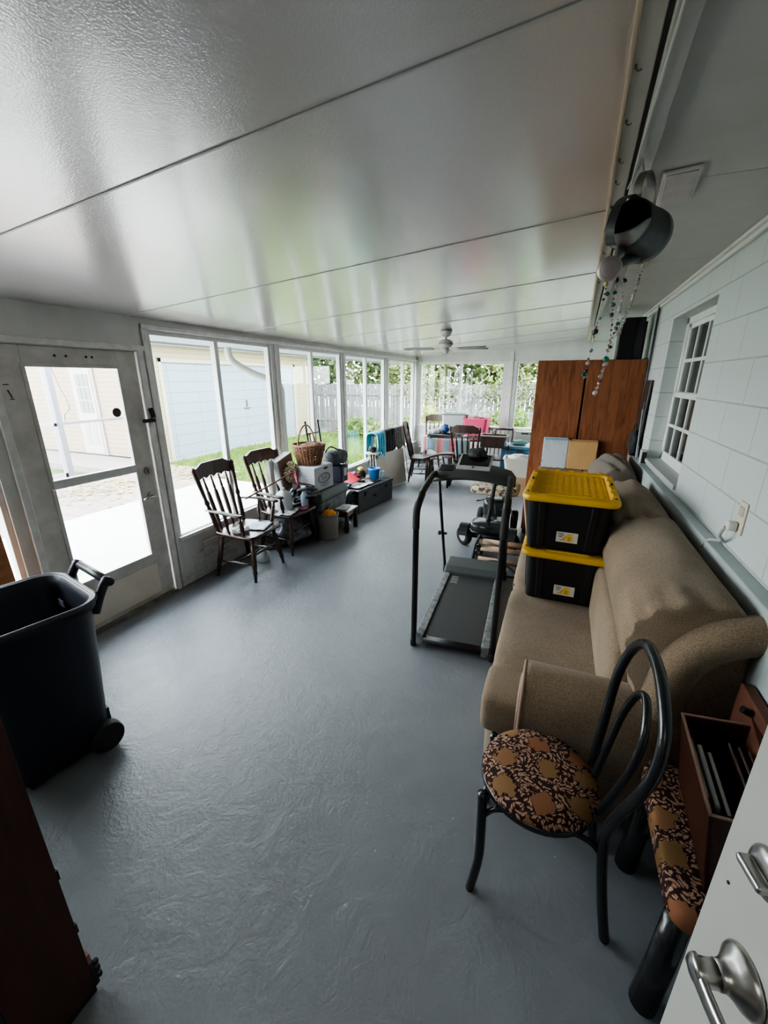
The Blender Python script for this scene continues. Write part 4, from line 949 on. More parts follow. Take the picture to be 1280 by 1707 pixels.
for sx in (-1,1):
    b=MB(); b.tube(spline([(sx*.275,.02,.03),(sx*.275,.02,.5),(sx*.277,.02,.96),(sx*.277,.045,1.04),(sx*.277,.16,1.10),(sx*.275,.42,1.155),(sx*.268,.52,1.165)],6),.021,12); TMx(b).build('handrail',BLK,tm,smooth=True)
    b=MB(); b.tube(spline([(sx*.277,.018,.90),(sx*.277,.02,.99),(sx*.277,.045,1.04),(sx*.277,.16,1.10)],5),.0245,12); TMx(b).build('foam_grip',RUB,tm,smooth=True)
    b=MB(); b.tube([(sx*.275,1.16,.10),(sx*.262,.62,1.13)],.013,10); TMx(b).build('upright',BLK,tm,smooth=True)
    b=MB(); b.cyl((sx*.268-.03,.96,.53),(sx*.268+.03,.96,.53),.011); b.cyl((sx*.268-.045,.96,.53),(sx*.268-.025,.96,.53),.020); TMx(b).build('adjuster_knob',BLKP,tm)
    b=MB(); b.puff((sx*.275,.03,.035),(.045,.07,.07),.5,14,8); TMx(b).build('end_cap',BLKP,tm,smooth=True)
    b=MB(); b.cyl((sx*.275,1.17,.06),(sx*.275,1.17,.14),.02); TMx(b).build('pivot',BLKP,tm)
b=MB(); secs=[]
for i in range(17):
    t=i/16*2-1; x=t*.305; dz=-.045*t*t; w_=.10+.04*(1-t*t)
    cs=[(-.06,-.028),(-.072,-.01),(-.06,.012),(.02,.035),(.16,.055),(.19,.045),(.18,.02),(.02,-.015)]
    k=1 if abs(t)<.94 else .6
    secs.append([(x,.55+a*k*(w_/.13),1.165+c*k+dz) for a,c in cs])
b.loft(secs); cs_=TMx(b).build('console',GRYP,tm,smooth=True)
b=MB(); b.box((-.20,.60,1.196),(.10,.10,.006),(.22,0,0)); TMx(b).build('keypad',BLKP,cs_)
# tablet lying on console
tbl=thing('monitor','silver framed flat monitor lying on the treadmill console','monitor',(-.5,3.05,1.2))
TX=TMM@MX.Translation((.0,.66,1.238))@EU(.36,0,R(-2))
def Tb(b_): bmesh.ops.transform(b_.bm,matrix=TX,verts=b_.bm.verts); return b_
b=MB(); b.box((0,0,0),(.245,.215,.014)); Tb(b).build('frame',M('silver_bezel',(.50,.50,.50),.35,metal=.2),tbl,bev=.004)
b=MB(); b.box((0,.016,.0075),(.215,.160,.002)); Tb(b).build('screen',M('glossy_black_screen',(.01,.012,.012),.08),tbl)
b=MB(); b.cyl((0,-.085,.007),(0,-.085,.010),.009,seg=16); Tb(b).build('button',BLK,tbl)
ct=thing('dark_cloth','dark grey knit cloth crumpled on the top of the flat monitor','cloth',(-.5,3.2,1.28))
b=MB(); b.ball((0,.085,.030),(.075,.045,.032),3,.4,2.2,5); Tb(b).build('cloth',M('dark_knit',(.05,.05,.055),.95,bump=.6,bscale=80,var=.4,vscale=30),ct,smooth=True)

# --- mobility scooter
ms=thing('mobility_scooter','black four-wheeled mobility scooter base with upright steering post behind treadmill','scooter',(-.6,4.75,0))
def wheel(name,c,r,w_,parent,tire=RUB,hub=None,seg=24,yaw=0):
    x,y,z=c; b=MB(); b.lathe([(r*.62,-w_/2),(r*.9,-w_/2),(r,-w_*.3),(r,w_*.3),(r*.9,w_/2),(r*.62,w_/2)],MX.Translation(c)@MX.Rotation(yaw,4,'Z')@MX.Rotation(PI/2,4,'Y'),seg); q=b.build(name,tire,parent,smooth=True)
    b=MB(); b.lathe([(0,-w_*.42),(r*.35,-w_*.42),(r*.64,-w_*.36),(r*.64,w_*.36),(r*.35,w_*.42),(0,w_*.42)],MX.Translation(c)@MX.Rotation(yaw,4,'Z')@MX.Rotation(PI/2,4,'Y'),seg); b.build('hub',hub or CHROME,q,smooth=False,bev=.002); return q
HUB=M('pale_hub',(.5,.5,.52),.35,metal=.3)
for c in ((-.86,4.48,.11),(-.34,4.48,.11),(-.80,5.22,.125),(-.38,5.22,.125)): wheel('wheel',c,c[2],.075,ms,hub=HUB,yaw=R(48) if c[1]<4.6 else 0)
b=MB(); rbox(b,(-.74,4.55,.10),(-.44,5.2,.22),.3); b.box((-.59,4.48,.13),(.46,.05,.05)); b.build('chassis',BLKP,ms,smooth=True)
b=MB(); rbox(b,(-.76,4.98,.16),(-.42,5.34,.42),.45); b.build('battery_cover',M('glossy_black_shell',(.02,.022,.024),.25),ms,smooth=True)
b=MB(); rbox(b,(-.80,4.38,.18),(-.38,4.70,.30),.5); b.build('front_cowl',MATS['glossy_black_shell'],ms,smooth=True)
for x in (-.86,-.34):
    b=MB(); b.grid(lambda u,v:V((x-.05+.1*v,4.48-.15*math.cos(PI*(.1+.8*u)),.11+.15*math.sin(PI*(.1+.8*u)))),10,2); q=b.build('fender',BLKP,ms); q.modifiers.new('s','SOLIDIFY').thickness=.008
b=MB(); b.tube(spline([(-.62,4.56,.26),(-.60,4.60,.48),(-.575,4.62,.80)],5),[.026]*5+[.022]*6,12); b.build('steering_post',BLK,ms,smooth=True)
b=MB(); b.cyl((-.60,4.59,.42),(-.60,4.59,.55),.034); b.cyl((-.583,4.605,.70),(-.578,4.615,.76),.034); b.build('clamp_collar',BLKP,ms)
b=MB(); b.tube([(-.60,4.60,.56),(-.72,4.57,.52),(-.76,4.56,.515)],[.006,.006,.011],8); b.build('lever',BLKP,ms)
b=MB(); b.tube([(-.52,5.08,.38),(-.52,5.08,.545)],.022,12); b.tube(spline([(-.50,5.05,.50),(-.42,5.02,.50),(-.36,5.10,.47)],4),.008,8); b.build('seat_post',M('grey_metal_post',(.22,.22,.23),.35,metal=.6),ms,smooth=True)
b=MB(); b.tube(spline([(-.75,4.46,.25),(-.60,4.36,.27),(-.44,4.46,.25)],5),.012,8); b.tube(spline([(-.52,4.9,.33),(-.42,4.85,.40),(-.36,4.75,.30)],5),.006,6); b.tube(spline([(-.7,5.0,.35),(-.62,4.9,.46),(-.56,4.75,.32)],5),.006,6); b.build('cable',BLKP,ms,smooth=True)
b=MB(); b.cyl((-.58,4.62,.30),(-.58,4.60,.315),.02); b.box((-.48,4.60,.315),(.08,.06,.03)); b.build('connector',M('white_grey_parts',(.35,.35,.36),.5),ms)
cu=thing('seat_cushion','floral patterned cushion lying flat on top of the scooter seat post','cushion',(-.6,5.0,.53))
FLO=mat_cells('floral_cream_brown',[(0,(.45,.42,.34)),(.35,(.10,.06,.05)),(.55,(.42,.38,.30)),(.75,(.30,.20,.08)),(.88,(.5,.47,.4))],36)
b=MB(); b.puff((-.61,4.96,.585),(.56,.46,.11),.42,36,14); b.build('cushion',FLO,cu,smooth=True)
b=MB(); b.tube([(-.86,4.735,.585),(-.38,4.735,.585)],.004,6); b.build('seam',M('cushion_seam',(.2,.16,.12),.9),cu)
# --- roller frame (wood rollers)
rf=thing('roller_frame','small floor frame with three pale wooden rollers behind the treadmill','roller frame',(-.5,4.1,0))
PW=mat_wood('pale_roller_wood',(.52,.36,.24),(.42,.28,.18),3,(1,9,9),.45)
for y,z in ((4.22,.17),(4.08,.15),(3.94,.085)): MB().cyl((-.60,y,z),(-.18,y,z),.030 if z>.1 else .026).build('roller',PW,rf,smooth=True)
for x in (-.64,-.16):
    b=MB(); b.bb((x-.03,3.87,.03),(x+.03,4.30,.085)); b.tube(spline([(x,3.88,.06),(x,3.86,.14),(x,3.94,.21),(x,4.1,.23),(x,4.26,.21),(x,4.30,.08)],5),.016,8); b.cyl((x-.035,3.90,.03),(x+.035,3.90,.03),.03); b.cyl((x-.035,4.26,.03),(x+.035,4.26,.03),.03); b.build('side_frame',BLKP,rf,bev=.004)
b=MB(); b.box((-.62,4.08,.20),(.06,.08,.05),(.3,0,0)); b.box((-.62,3.98,.13),(.05,.06,.04)); b.build('bracket',CHROME,rf,bev=.004)
o=MB().tube(spline([(-.66,3.86,.012),(-.62,3.80,.03),(-.50,3.84,.11),(-.36,3.86,.11),(-.24,3.84,.05),(-.22,3.80,.012),(-.34,3.79,.011)],6),.011,8).build('power_cable',M('grey_black_cable',(.05,.05,.055),.5),smooth=True); tag(o,'looped dark cable on the floor between treadmill and wooden rollers','cable')
# slim wood leg/prop + white stuff between treadmill and tote
o=MB().tube([(-.13,4.35,.02),(-.245,4.50,.62)],.012,8).build('wooden_cane',M('cane_wood',(.30,.22,.17),.5),smooth=True); tag(o,'thin brown cane leaning upright just left of the stacked totes','cane')

# ================================================================ LEFT SIDE
def spindle(b,p,q,r,prof=((0,.55),(.08,.5),(.12,.9),(.2,.62),(.45,1),(.62,.95),(.7,.6),(.74,1.0),(.8,.6),(1,.5))):
    p,q=V(p),V(q); b.tube([p+(q-p)*t for t,_ in prof],[r*k for _,k in prof],8)
LEGP=((0,.95),(.10,1.0),(.16,.7),(.2,1.05),(.45,1.0),(.62,1.15),(.74,.8),(.78,1.05),(.85,.75),(1,.62))
def captain(arms,label,group,mat):
    t=thing('spindle_armchair' if arms else 'spindle_chair',label,'chair',(0,0,0),0,group)
    # local: front = +x, sides = y
    def crow(u,v):
        return None
    P=[(-.21,-.21),(-.10,-.235),(.10,-.25),(.21,-.235),(.235,-.20),(.245,0),(.235,.20),(.21,.235),(.10,.25),(-.10,.235),(-.21,.21),(-.225,0)]
    MB().prism(P,.415,.45).build('seat',mat,t,local=True,bev=.012,seg=3)
    for sx,sy in ((1,-1),(1,1),(-1,-1),(-1,1)):
        b=MB(); spindle(b,(sx*.165,sy*.165,.42),(sx*.215 if sx>0 else -.225,sy*.235,0),.022,LEGP); b.build('leg',mat,t,local=True,smooth=True)
    SP=((0,.6),(.3,.8),(.5,1.15),(.7,.8),(1,.6))
    for p_,q_ in (((-.205,-.21,.155),(.20,-.21,.165)),((-.205,.21,.155),(.20,.21,.165)),((0,-.21,.16),(0,.21,.16)),((.185,-.195,.25),(.185,.195,.25))):
        b=MB(); spindle(b,p_,q_,.013,SP); b.build('stretcher',mat,t,local=True,smooth=True)
    for sy in (-1,1):
        b=MB(); spindle(b,(-.19,sy*.185,.44),(-.335,sy*.255,1.06),.024,((0,.8),(.05,.7),(.1,1),(.35,.95),(.42,.65),(.46,1.05),(.52,.7),(.78,.9),(.9,1),(.96,1.05),(1,.6))); b.build('back_post',mat,t,local=True,smooth=True)
    # crest with scalloped lower edge
    n=24; secs=[]
    for i in range(n+1):
        u=i/n*2-1; y=u*.245; top=1.05+.038*min(1,max(0,(.88-abs(u))/.30)); bot=.935+.024*abs(math.sin(u*PI*2.5))
        x=-.325-.02*(1-u*u); secs.append([(x-.012,y,bot),(x+.012,y,bot),(x+.004,y,top),(x-.018,y,top)])
    b=MB(); b.loft(secs); b.build('crest_rail',mat,t,local=True)
    for k in range(4):
        u=(k-1.5)/2; b=MB(); spindle(b,(-.20,u*.17,.44),(-.328,u*.205,.955),.0195,((0,.5),(.15,.75),(.3,1.0),(.6,1.05),(.72,.9),(.75,.55),(.78,.7),(1,.42))); b.build('spindle',mat,t,local=True,smooth=True)
    if arms:
        for sy in (-1,1):
            b=MB(); pts=spline([(-.265,sy*.235,.665),(-.10,sy*.265,.672),(.06,sy*.28,.665),(.17,sy*.272,.655)],4)
            b.tube(pts,[.017,.018,.02,.022,.024,.026,.027,.028,.029,.030,.031,.030,.024][:len(pts)],10,flat=.5); b.build('arm',mat,t,local=True,smooth=True)
            b=MB(); spindle(b,(.12,sy*.215,.44),(.135,sy*.268,.65),.021); b.build('arm_support',mat,t,local=True,smooth=True)
            b=MB(); spindle(b,(-.03,sy*.225,.44),(-.05,sy*.262,.65),.015); b.build('arm_spindle',mat,t,local=True,smooth=True)
    return t
GRPC='dark wooden spindle chairs'
c1=captain(True,'dark brown spindle armchair nearest the glazed door, papers on its seat',GRPC,BROWNW)
def place(t,x,y,rz,label=None):
    t.location=(x,y,0); t.rotation_euler=(0,0,rz); INV[t]=(MX.Translation((x,y,0))@MX.Rotation(rz,4,'Z')).inverted()
    if label: t['label']=label
    return t
c2=tree_copy(c1); place(c2,-2.70,3.67,R(-4),'dark brown spindle armchair second from the glazed door, holding a jug and clutter')
c3=captain(False,'dark spindle chair at the far table, its back toward the camera',GRPC,BROWNW)
c4=tree_copy(c3); c5=tree_copy(c3)
place(c1,-2.69,2.99,R(3))
place(c3,-1.46,7.42,R(90)); place(c4,-2.30,7.38,R(12),'dark spindle chair at the left of the far table by the striped cloth'); place(c5,-2.50,8.72,R(-90),'dark spindle chair in the far left window corner behind the table')
# things on chair 1
def sheet(name,label,cat,c,d,rz,mat,seed,h=.012,parent=None):
    t=MB(); m=MX.Translation(c)@EU(0,0,rz)
    t.grid(lambda u,v:m@V(((u-.5)*d[0],(v-.5)*d[1],h*(.5+NZ.noise(V((u*3+seed,v*3,seed)))))),12,12)
    o=t.build(name,mat,smooth=True); tag(o,label,cat); o.modifiers.new('s','SOLIDIFY').thickness=.002; return o
sheet('paper_plate','pale blue round paper on the seat of the armchair nearest the door','paper',(-2.60,3.04,.456),(.20,.22),.3,M('blue_white_paper',(.45,.52,.68),.6),1)
sheet('plastic_wrap','crumpled white plastic wrap on the near armchair seat','plastic wrap',(-2.66,2.86,.458),(.15,.14),.8,M('crumpled_plastic',(.60,.62,.66),.25),2,.05)
jg=thing('glass_jug','small white jug standing on the floor under the nearest armchair','jug',(-2.70,3.08,0))
b=MB(); b.lathe([(0,0),(.06,0),(.068,.02),(.06,.09),(.035,.12),(.03,.15),(0,.15)],MX.Translation((-2.72,3.2,0)),18); b.build('body',M('white_jug_plastic',(.45,.46,.48),.4),jg,smooth=True)
b=MB(); b.tube(spline([(-2.69,3.2,.13),(-2.63,3.2,.11),(-2.66,3.2,.05)],4),.008,6); b.build('handle',MATS['white_jug_plastic'],jg,smooth=True)
# things on chair 2
b=MB(); m=MX.Translation((-2.70,3.60,.45))
jb=thing('plastic_jug','translucent white plastic jug on the seat of the second armchair','jug',(-2.70,3.60,.45))
b.loft([[m@p for p in rr(.15*k,.17*k,z,.04*k,4)] for z,k in ((0,.9),(.02,1),(.15,.98),(.19,.8),(.22,.4))]); b.build('body',M('milky_plastic',(.55,.60,.64),.35),jb,smooth=True)
MB().cyl((-2.70,3.60,.665),(-2.70,3.60,.70),.022).build('cap',M('white_cap',(.6,.6,.6),.4),jb)
sb=thing('spray_bottle','white spray bottle with dark blue collar among clutter on the second armchair','spray bottle',(-2.56,3.76,.45))
b=MB(); b.lathe([(0,0),(.038,0),(.04,.02),(.04,.13),(.018,.17),(.016,.19),(0,.19)],MX.Translation((-2.55,3.78,.455)),16); b.build('body',M('pale_blue_bottle',(.30,.38,.48),.4),sb,smooth=True)
b=MB(); b.box((-2.55,3.78,.675),(.05,.03,.04)); b.box((-2.52,3.78,.655),(.012,.014,.05),(0,.4,0)); b.build('trigger_head',M('white_cap',(.6,.6,.6)),sb,bev=.004)
MB().cyl((-2.55,3.78,.64),(-2.55,3.78,.656),.02).build('collar',M('navy_collar',(.02,.04,.12),.5),sb)
sheet('newspaper','printed newspaper sheet lying on the second armchair seat beside the jug','newspaper',(-2.60,3.52,.456),(.18,.26),.2,mat_cells('newsprint',[(0,(.55,.55,.56)),(.7,(.25,.22,.26)),(.85,(.5,.5,.5))],60),5,.02)
sheet('red_booklet','dark red booklet at the front of the second armchair seat','booklet',(-2.53,3.72,.457),(.12,.15),.4,M('dark_red',(.16,.03,.04),.6),6)
o=MB().tube([(-2.78,3.10,.70),(-2.70,3.80,.83)],.009,8).build('wooden_stick',M('red_brown_stick',(.20,.075,.05),.5),smooth=True); tag(o,'reddish wooden stick lying across the armchair arms','stick')
cb_=thing('coiled_hose','tangle of dark grey hoses and cables heaped on the second armchair','hose',(-2.55,3.9,.5))
b=MB(); rnd=random.Random(4)
for k in range(7):
    c=V((-2.60+rnd.uniform(-.07,.07),3.92+rnd.uniform(-.09,.09),.50+.025*k)); r_=rnd.uniform(.07,.13); a0=rnd.uniform(0,6)
    b.tube([c+V((r_*math.cos(a0+t*.7),r_*1.1*math.sin(a0+t*.7),.03*math.sin(t+k))) for t in range(8)],.015,8)
b.build('hose',M('dark_grey_hose',(.045,.05,.06),.5),cb_,smooth=True)
# dried flowers
df=thing('dried_flowers','bunch of dried cream flowers with red ribbon leaning beside the white carton','dried flowers',(-2.85,3.9,.75))
b=MB(); rnd=random.Random(8)
for k in range(260):
    a=rnd.uniform(0,2*PI); u=rnd.uniform(-1,1); q=math.sqrt(1-u*u); d_=V((q*math.cos(a),q*math.sin(a),u)); c=V((-2.80,3.93,.80))
    b.tube([c+d_*.03,c+V((d_.x*.09,d_.y*.10,d_.z*.13))],[.002,.007],4)
b.build('flower_head',M('dry_cream_flower',(.45,.38,.28),.9,var=.4,vscale=40),df)
b=MB()
for k in range(5): b.tube(spline([(-2.74,3.88,.80),(-2.70+.02*k,3.86-.02*k,.82-.03*k),(-2.71+.01*k,3.86+.01*k,.74-.03*k)],4),.008,5)
b.build('ribbon',M('crimson_ribbon',(.30,.02,.06),.5),df)
# green tote + white carton + basket
gt_=thing('lidded_tote','grey-green plastic tote with dark green lid under the white carton','storage tote',(-2.66,4.25,0))
b=MB(); b.loft([[V((p.x-2.66,p.y+4.28,p.z)) for p in rr(w_,d_,z,.05,4)] for w_,d_,z in ((.36,.60,.0),(.38,.62,.02),(.44,.70,.46))]); b.build('tub',M('smoky_grey_tub',(.075,.085,.09),.4,var=.5,vscale=10),gt_,smooth=False,bev=.004)
b=MB(); b.loft([[V((p.x-2.66,p.y+4.28,p.z)) for p in rr(w_,d_,z,.06,4)] for w_,d_,z in ((.46,.73,.45),(.48,.75,.47),(.47,.74,.50),(.40,.66,.575),(.38,.64,.58))]); b.build('lid',M('dark_green_lid',(.030,.052,.045),.6),gt_,bev=.006)
wc=thing('cardboard_carton','white printed carton with oval emblem and hand hole on the green-lidded tote','box',(-2.66,4.14,.58))
CW=M('white_carton_board',(.42,.43,.46),.7,var=.06,vscale=4)
# corner (-2.52,3.95) front; oriented slightly
CM=MX.Translation((-2.655,4.145,.583))@EU(0,0,R(-2))
def Cx(b_): bmesh.ops.transform(b_.bm,matrix=CM,verts=b_.bm.verts); return b_
b=MB(); b.bb((-.16,-.20,0),(.16,.20,.275)); Cx(b).build('carton',CW,wc,bev=.003)
b=MB(); b.bb((-.161,-.19,.2752),(.161,.001,.279)); b.bb((-.15,.003,.2752),(.14,.2,.280)); Cx(b).build('flap',M('white_flap',(.55,.56,.58),.7),wc)
b=MB(); b.prism([(.045*math.cos(a),.014*math.sin(a)) for a in [2*PI*k/16 for k in range(16)]],0,.002,MX.Translation((.1605,.04,.245))@MX(((0,0,1,0),(1,0,0,0),(0,1,0,0),(0,0,0,1)))); b.cyl((.06,-.2015,.07),(.06,-.199,.07),.018); Cx(b).build('hand_hole',RUB,wc)
b=MB(); b.tube([V((.1615,.125*math.cos(a),.135+.055*math.sin(a))) for a in [2*PI*k/32 for k in range(32)]],.0055,4,True,flat=1); b.tube([V((.1615,.105*math.cos(a),.135+.040*math.sin(a))) for a in [2*PI*k/32 for k in range(32)]],.002,4,True); Cx(b).build('oval_emblem',M('carton_ink',(.12,.13,.15),.7),wc)
INK=MATS['carton_ink']
text('SLE','emblem_text',INK,.062,CM@MX.Translation((.1612,0,.135))@MX(((0,0,1,0),(1,0,0,0),(0,1,0,0),(0,0,0,1))),wc,sx=1.3)
text('BO','side_text',M('carton_white_text',(.65,.65,.65),.6),.095,CM@MX.Translation((.03,-.2012,.13))@MX.Rotation(PI/2,4,'X'),wc,sx=1)
b=MB(); b.bb((.161,-.09,.055),(.162,.09,.062)); b.bb((.161,-.06,.035),(.162,.06,.041)); Cx(b).build('print_line',INK,wc)
# wicker basket
wk=thing('wicker_basket','round brown wicker basket with tall hoop handle on the white carton','basket',(-2.72,4.13,.863))
WK=mat_wood('wicker',(.30,.14,.075),(.13,.055,.03),6,(20,20,20),.6)
b=MB(); zb=.863; bcx,bcy=-2.70,4.16
for j in range(15):
    t=j/14; z=zb+.008+.215*t; r_=.128+.055*t
    N=80; b.tube([V((bcx+(r_+.008*math.sin(k*PI/2*1+j*PI))*math.cos(2*PI*k/N),bcy+(r_+.008*math.sin(k*PI/2+j*PI))*math.sin(2*PI*k/N)*1.05,z)) for k in range(N)],.0062,5,True)
b.build('woven_side',WK,wk,smooth=True)
b=MB()
for k in range(28):
    a=2*PI*k/28; b.tube([(bcx+.130*math.cos(a),bcy+.136*math.sin(a),zb),(bcx+.190*math.cos(a),bcy+.199*math.sin(a),zb+.225)],.0065,5)
b.build('stake',WK,wk,smooth=True)
MB().lathe([(0,0),(.13,0),(.13,.012),(0,.012)],MX.Translation((bcx,bcy,zb)),30).build('base',WK,wk)
b=MB(); N=60
for q in (0,1): b.tube([V((bcx+.188*math.cos(2*PI*k/N),bcy+.197*math.sin(2*PI*k/N),zb+.232+.006*math.sin(k*1.6+q*PI))) for k in range(N)],.010,6,True)
b.build('rim',WK,wk,smooth=True)
b=MB(); b.tube(spline([(bcx-.02,bcy-.19,zb+.20),(bcx-.02,bcy-.17,zb+.33),(bcx-.02,bcy-.08,zb+.44),(bcx-.02,bcy+.03,zb+.45),(bcx-.02,bcy+.13,zb+.36),(bcx-.02,bcy+.18,zb+.2)],6),.009,8); b.build('handle',WK,wk,smooth=True)
t=thing('basket_cloth','brown cloth bundle filling the wicker basket','cloth',(bcx,bcy,zb+.1)); b=MB(); b.ball((bcx+.02,bcy+.02,zb+.17),(.155,.16,.085),3,.25,2,9); b.build('cloth',M('tan_brown_cloth',(.22,.15,.12),.9,var=.5,vscale=8),t,smooth=True)
# tilted white box behind
tb2=thing('slim_carton','slim white carton with brown side tilted against the window behind the basket','box',(-2.9,3.95,.6))
b=MB(); b.box((-2.915,3.99,.78),(.09,.30,.42),(.0,-.0,0)); bmesh.ops.rotate(b.bm,cent=V((-2.91,3.99,.6)),matrix=MX.Rotation(R(14),3,'X'),verts=b.bm.verts); b.build('carton',M('white_slim_carton',(.50,.52,.54),.6),tb2,bev=.003)
b=MB(); b.bb((-2.868,3.86,.60),(-2.864,4.13,.98)); bmesh.ops.rotate(b.bm,cent=V((-2.91,3.99,.6)),matrix=MX.Rotation(R(14),3,'X'),verts=b.bm.verts); b.build('brown_side',M('brown_carton_side',(.22,.15,.12),.7),tb2)
o=MB().box((-2.93,3.72,.66),(.05,.07,.60),(0,-.06,0)).build('white_board_strip',M('white_strip_board',(.5,.48,.46),.6)); tag(o,'narrow white board standing upright behind the second armchair','board')
# hand truck
ht=thing('hand_truck','dark folding hand truck with reddish crossbars leaning at the window behind the basket','hand truck',(-2.8,4.65,0))
DM_=M('dark_red_brown_tube',(.07,.025,.022),.4,metal=.3)
b=MB()
for yy in (4.50,4.80): b.tube([(-2.80,yy,.05),(-2.97,yy+.02,1.32)],.014,8)
b.build('side_tube',BLK,ht,smooth=True)
b=MB()
for z in (.25,.55,.95,1.16): x=-2.80-.17*(z-.05)/1.27; b.tube([(x,4.50,z),(x,4.80,z)],.009,8)
for yy in (4.58,4.66): b.tube([(-2.89,yy,.78),(-2.955,yy,1.16)],.010,8)
b.build('crossbar',DM_,ht,smooth=True)
MB().bb((-2.80,4.46,.04),(-2.62,4.84,.055)).build('toe_plate',BLK,ht)
for yy in (4.47,4.83): MB().cyl((-2.86,yy-.02,.075),(-2.86,yy+.02,.075),.075,seg=20).build('wheel',RUB,ht,bev=.01)
# grey bundle and navy box beyond carton
nb=thing('navy_storage_box','navy fabric storage box with white label behind the white carton','storage box',(-2.60,4.62,.58))
MB().bb((-2.73,4.47,.585),(-2.44,4.64,.79)).build('box',M('navy_fabric',(.035,.035,.07),.85),nb,bev=.01)
MB().bb((-2.441,4.53,.66),(-2.437,4.61,.76)).build('label',M('label_grey_white',(.42,.43,.46),.6),nb)
gb=thing('grey_duffel','crumpled dark grey duffel bundle lying on the navy storage box','bag',(-2.6,4.58,.8))
b=MB(); b.ball((-2.60,4.56,.875),(.15,.125,.10),3,.3,2.2,12); b.ball((-2.56,4.66,.88),(.10,.09,.10),3,.3,2.2,14); b.build('bag',M('dark_grey_canvas',(.085,.09,.10),.9,bump=.5,bscale=40,var=.4,vscale=14),gb,smooth=True)
b=MB(); b.tube(spline([(-2.70,4.5,.92),(-2.62,4.52,1.02),(-2.52,4.58,.97)],5),.009,6); b.build('strap',M('strap_nylon',(.03,.03,.035)),gb)
# bags beneath second chair
for i,(c,d_,colr,lab) in enumerate((((-2.72,3.70,.17),(.20,.22,.16),(.12,.12,.14),'crumpled grey plastic bag stored under the second armchair'),((-2.80,4.02,.2),(.13,.13,.2),(.08,.085,.10),'dark crumpled sack standing on the floor between second armchair and tote'))):
    o=MB().ball(c,d_,4,.45,2.4,20+i).build('crumpled_bag',M('bag_%d'%i,colr,.35,var=.6,vscale=16),smooth=True); tag(o,lab,'bag')
# beige bucket
bk=thing('beige_bucket','beige plastic bucket holding orange fabric on the floor by the small stool','bucket',(-2.42,4.06,0))
b=MB(); b.lathe([(0,0),(.108,0),(.112,.01),(.125,.29),(.130,.30),(.125,.305),(.118,.29),(.105,.02),(0,.02)],MX.Translation((-2.42,4.06,0)),28); b.build('bucket',M('beige_plastic',(.27,.25,.225),.5),bk,smooth=True)
b=MB(); b.lathe([(.128,.285),(.134,.287),(.134,.308),(.126,.310)],MX.Translation((-2.42,4.06,0)),28); b.build('rim',M('beige_rim',(.20,.18,.17),.5),bk,smooth=True)
o=MB().ball((-2.42,4.06,.285),(.105,.105,.065),3,.3,3,31).build('orange_cloth',M('orange_fabric',(.60,.26,.03),.8,var=.3,vscale=20),smooth=True); tag(o,'bright orange cloth heaped in the beige bucket','cloth')
o=MB().ball((-2.50,4.14,.36),(.075,.09,.06),3,.5,3,33).build('green_rag',M('olive_rag',(.16,.17,.12),.9,var=.5,vscale=20),smooth=True); tag(o,'olive green rag bunched behind the orange cloth of the bucket','rag')
# small stool
ss=thing('step_stool','small low wooden stool with papers beside the beige bucket','stool',(-2.37,4.42,0))
b=MB(); b.bb((-2.55,4.26,.255),(-2.26,4.56,.28)); b.build('seat',mat_wood('worn_brown_wood',(.20,.13,.10),(.09,.055,.045),3,(2,9,9),.35),ss,bev=.006)
for x,y in ((-2.53,4.29),(-2.29,4.29),(-2.53,4.53),(-2.29,4.53)): MB().tube([(x,y,.26),(x,y,.15),(x,y,.06),(x,y,0)],[.030,.026,.034,.028],8).build('leg',BROWNW,ss,smooth=True)
MB().bb((-2.53,4.275,.20),(-2.29,4.29,.255)).bb((-2.30,4.29,.20),(-2.285,4.53,.255)).build('apron',BROWNW,ss)
sheet('paper_sheets','loose white paper sheets on the small low wooden stool','papers',(-2.42,4.40,.284),(.20,.22),.2,PAPER,9,.012)
o=MB().ball((-2.40,4.45,.05),(.06,.06,.05),3,.4,3,35).build('white_plastic_bag',M('crumpled_plastic',(.6,.6,.6)),smooth=True); tag(o,'small white crumpled bag on the floor under the low stool','bag')
# wheel / fan beside trunk
fn=thing('floor_fan','round black floor fan standing between small stool and black trunk','fan',(-2.55,4.86,0))
b=MB(); fc=V((-2.52,4.86,.20))
for r_ in (.17,.12,.07,.03): b.tube([fc+V((.04,r_*math.cos(a),r_*math.sin(a))) for a in [2*PI*k/28 for k in range(28)]],.005,5,True)
for k in range(16): a=2*PI*k/16; b.tube([fc+V((.045,.02*math.cos(a),.02*math.sin(a))),fc+V((.02,.175*math.cos(a),.175*math.sin(a)))],.003,4)
b.build('grille',BLK,fn,smooth=True)
b=MB(); b.lathe([(.16,-.05),(.18,-.05),(.185,.0),(.18,.03),(.165,.03)],MX.Translation(fc)@MX.Rotation(PI/2,4,'Y'),28); b.lathe([(0,-.05),(.16,-.05),(.16,-.045),(0,-.045)],MX.Translation(fc)@MX.Rotation(PI/2,4,'Y'),28); b.build('housing',BLKP,fn,smooth=True)
b=MB()
for k in range(5):
    a=2*PI*k/5; b.box(fc+V((0,.075*math.cos(a),.075*math.sin(a))),(.006,.06,.11),(a+.3,0,0))
b.build('blade',M('fan_blade_dark',(.03,.03,.034),.4),fn); 
b=MB(); b.bb((-2.62,4.76,0),(-2.46,4.96,.03)); b.build('foot',BLKP,fn,bev=.008)
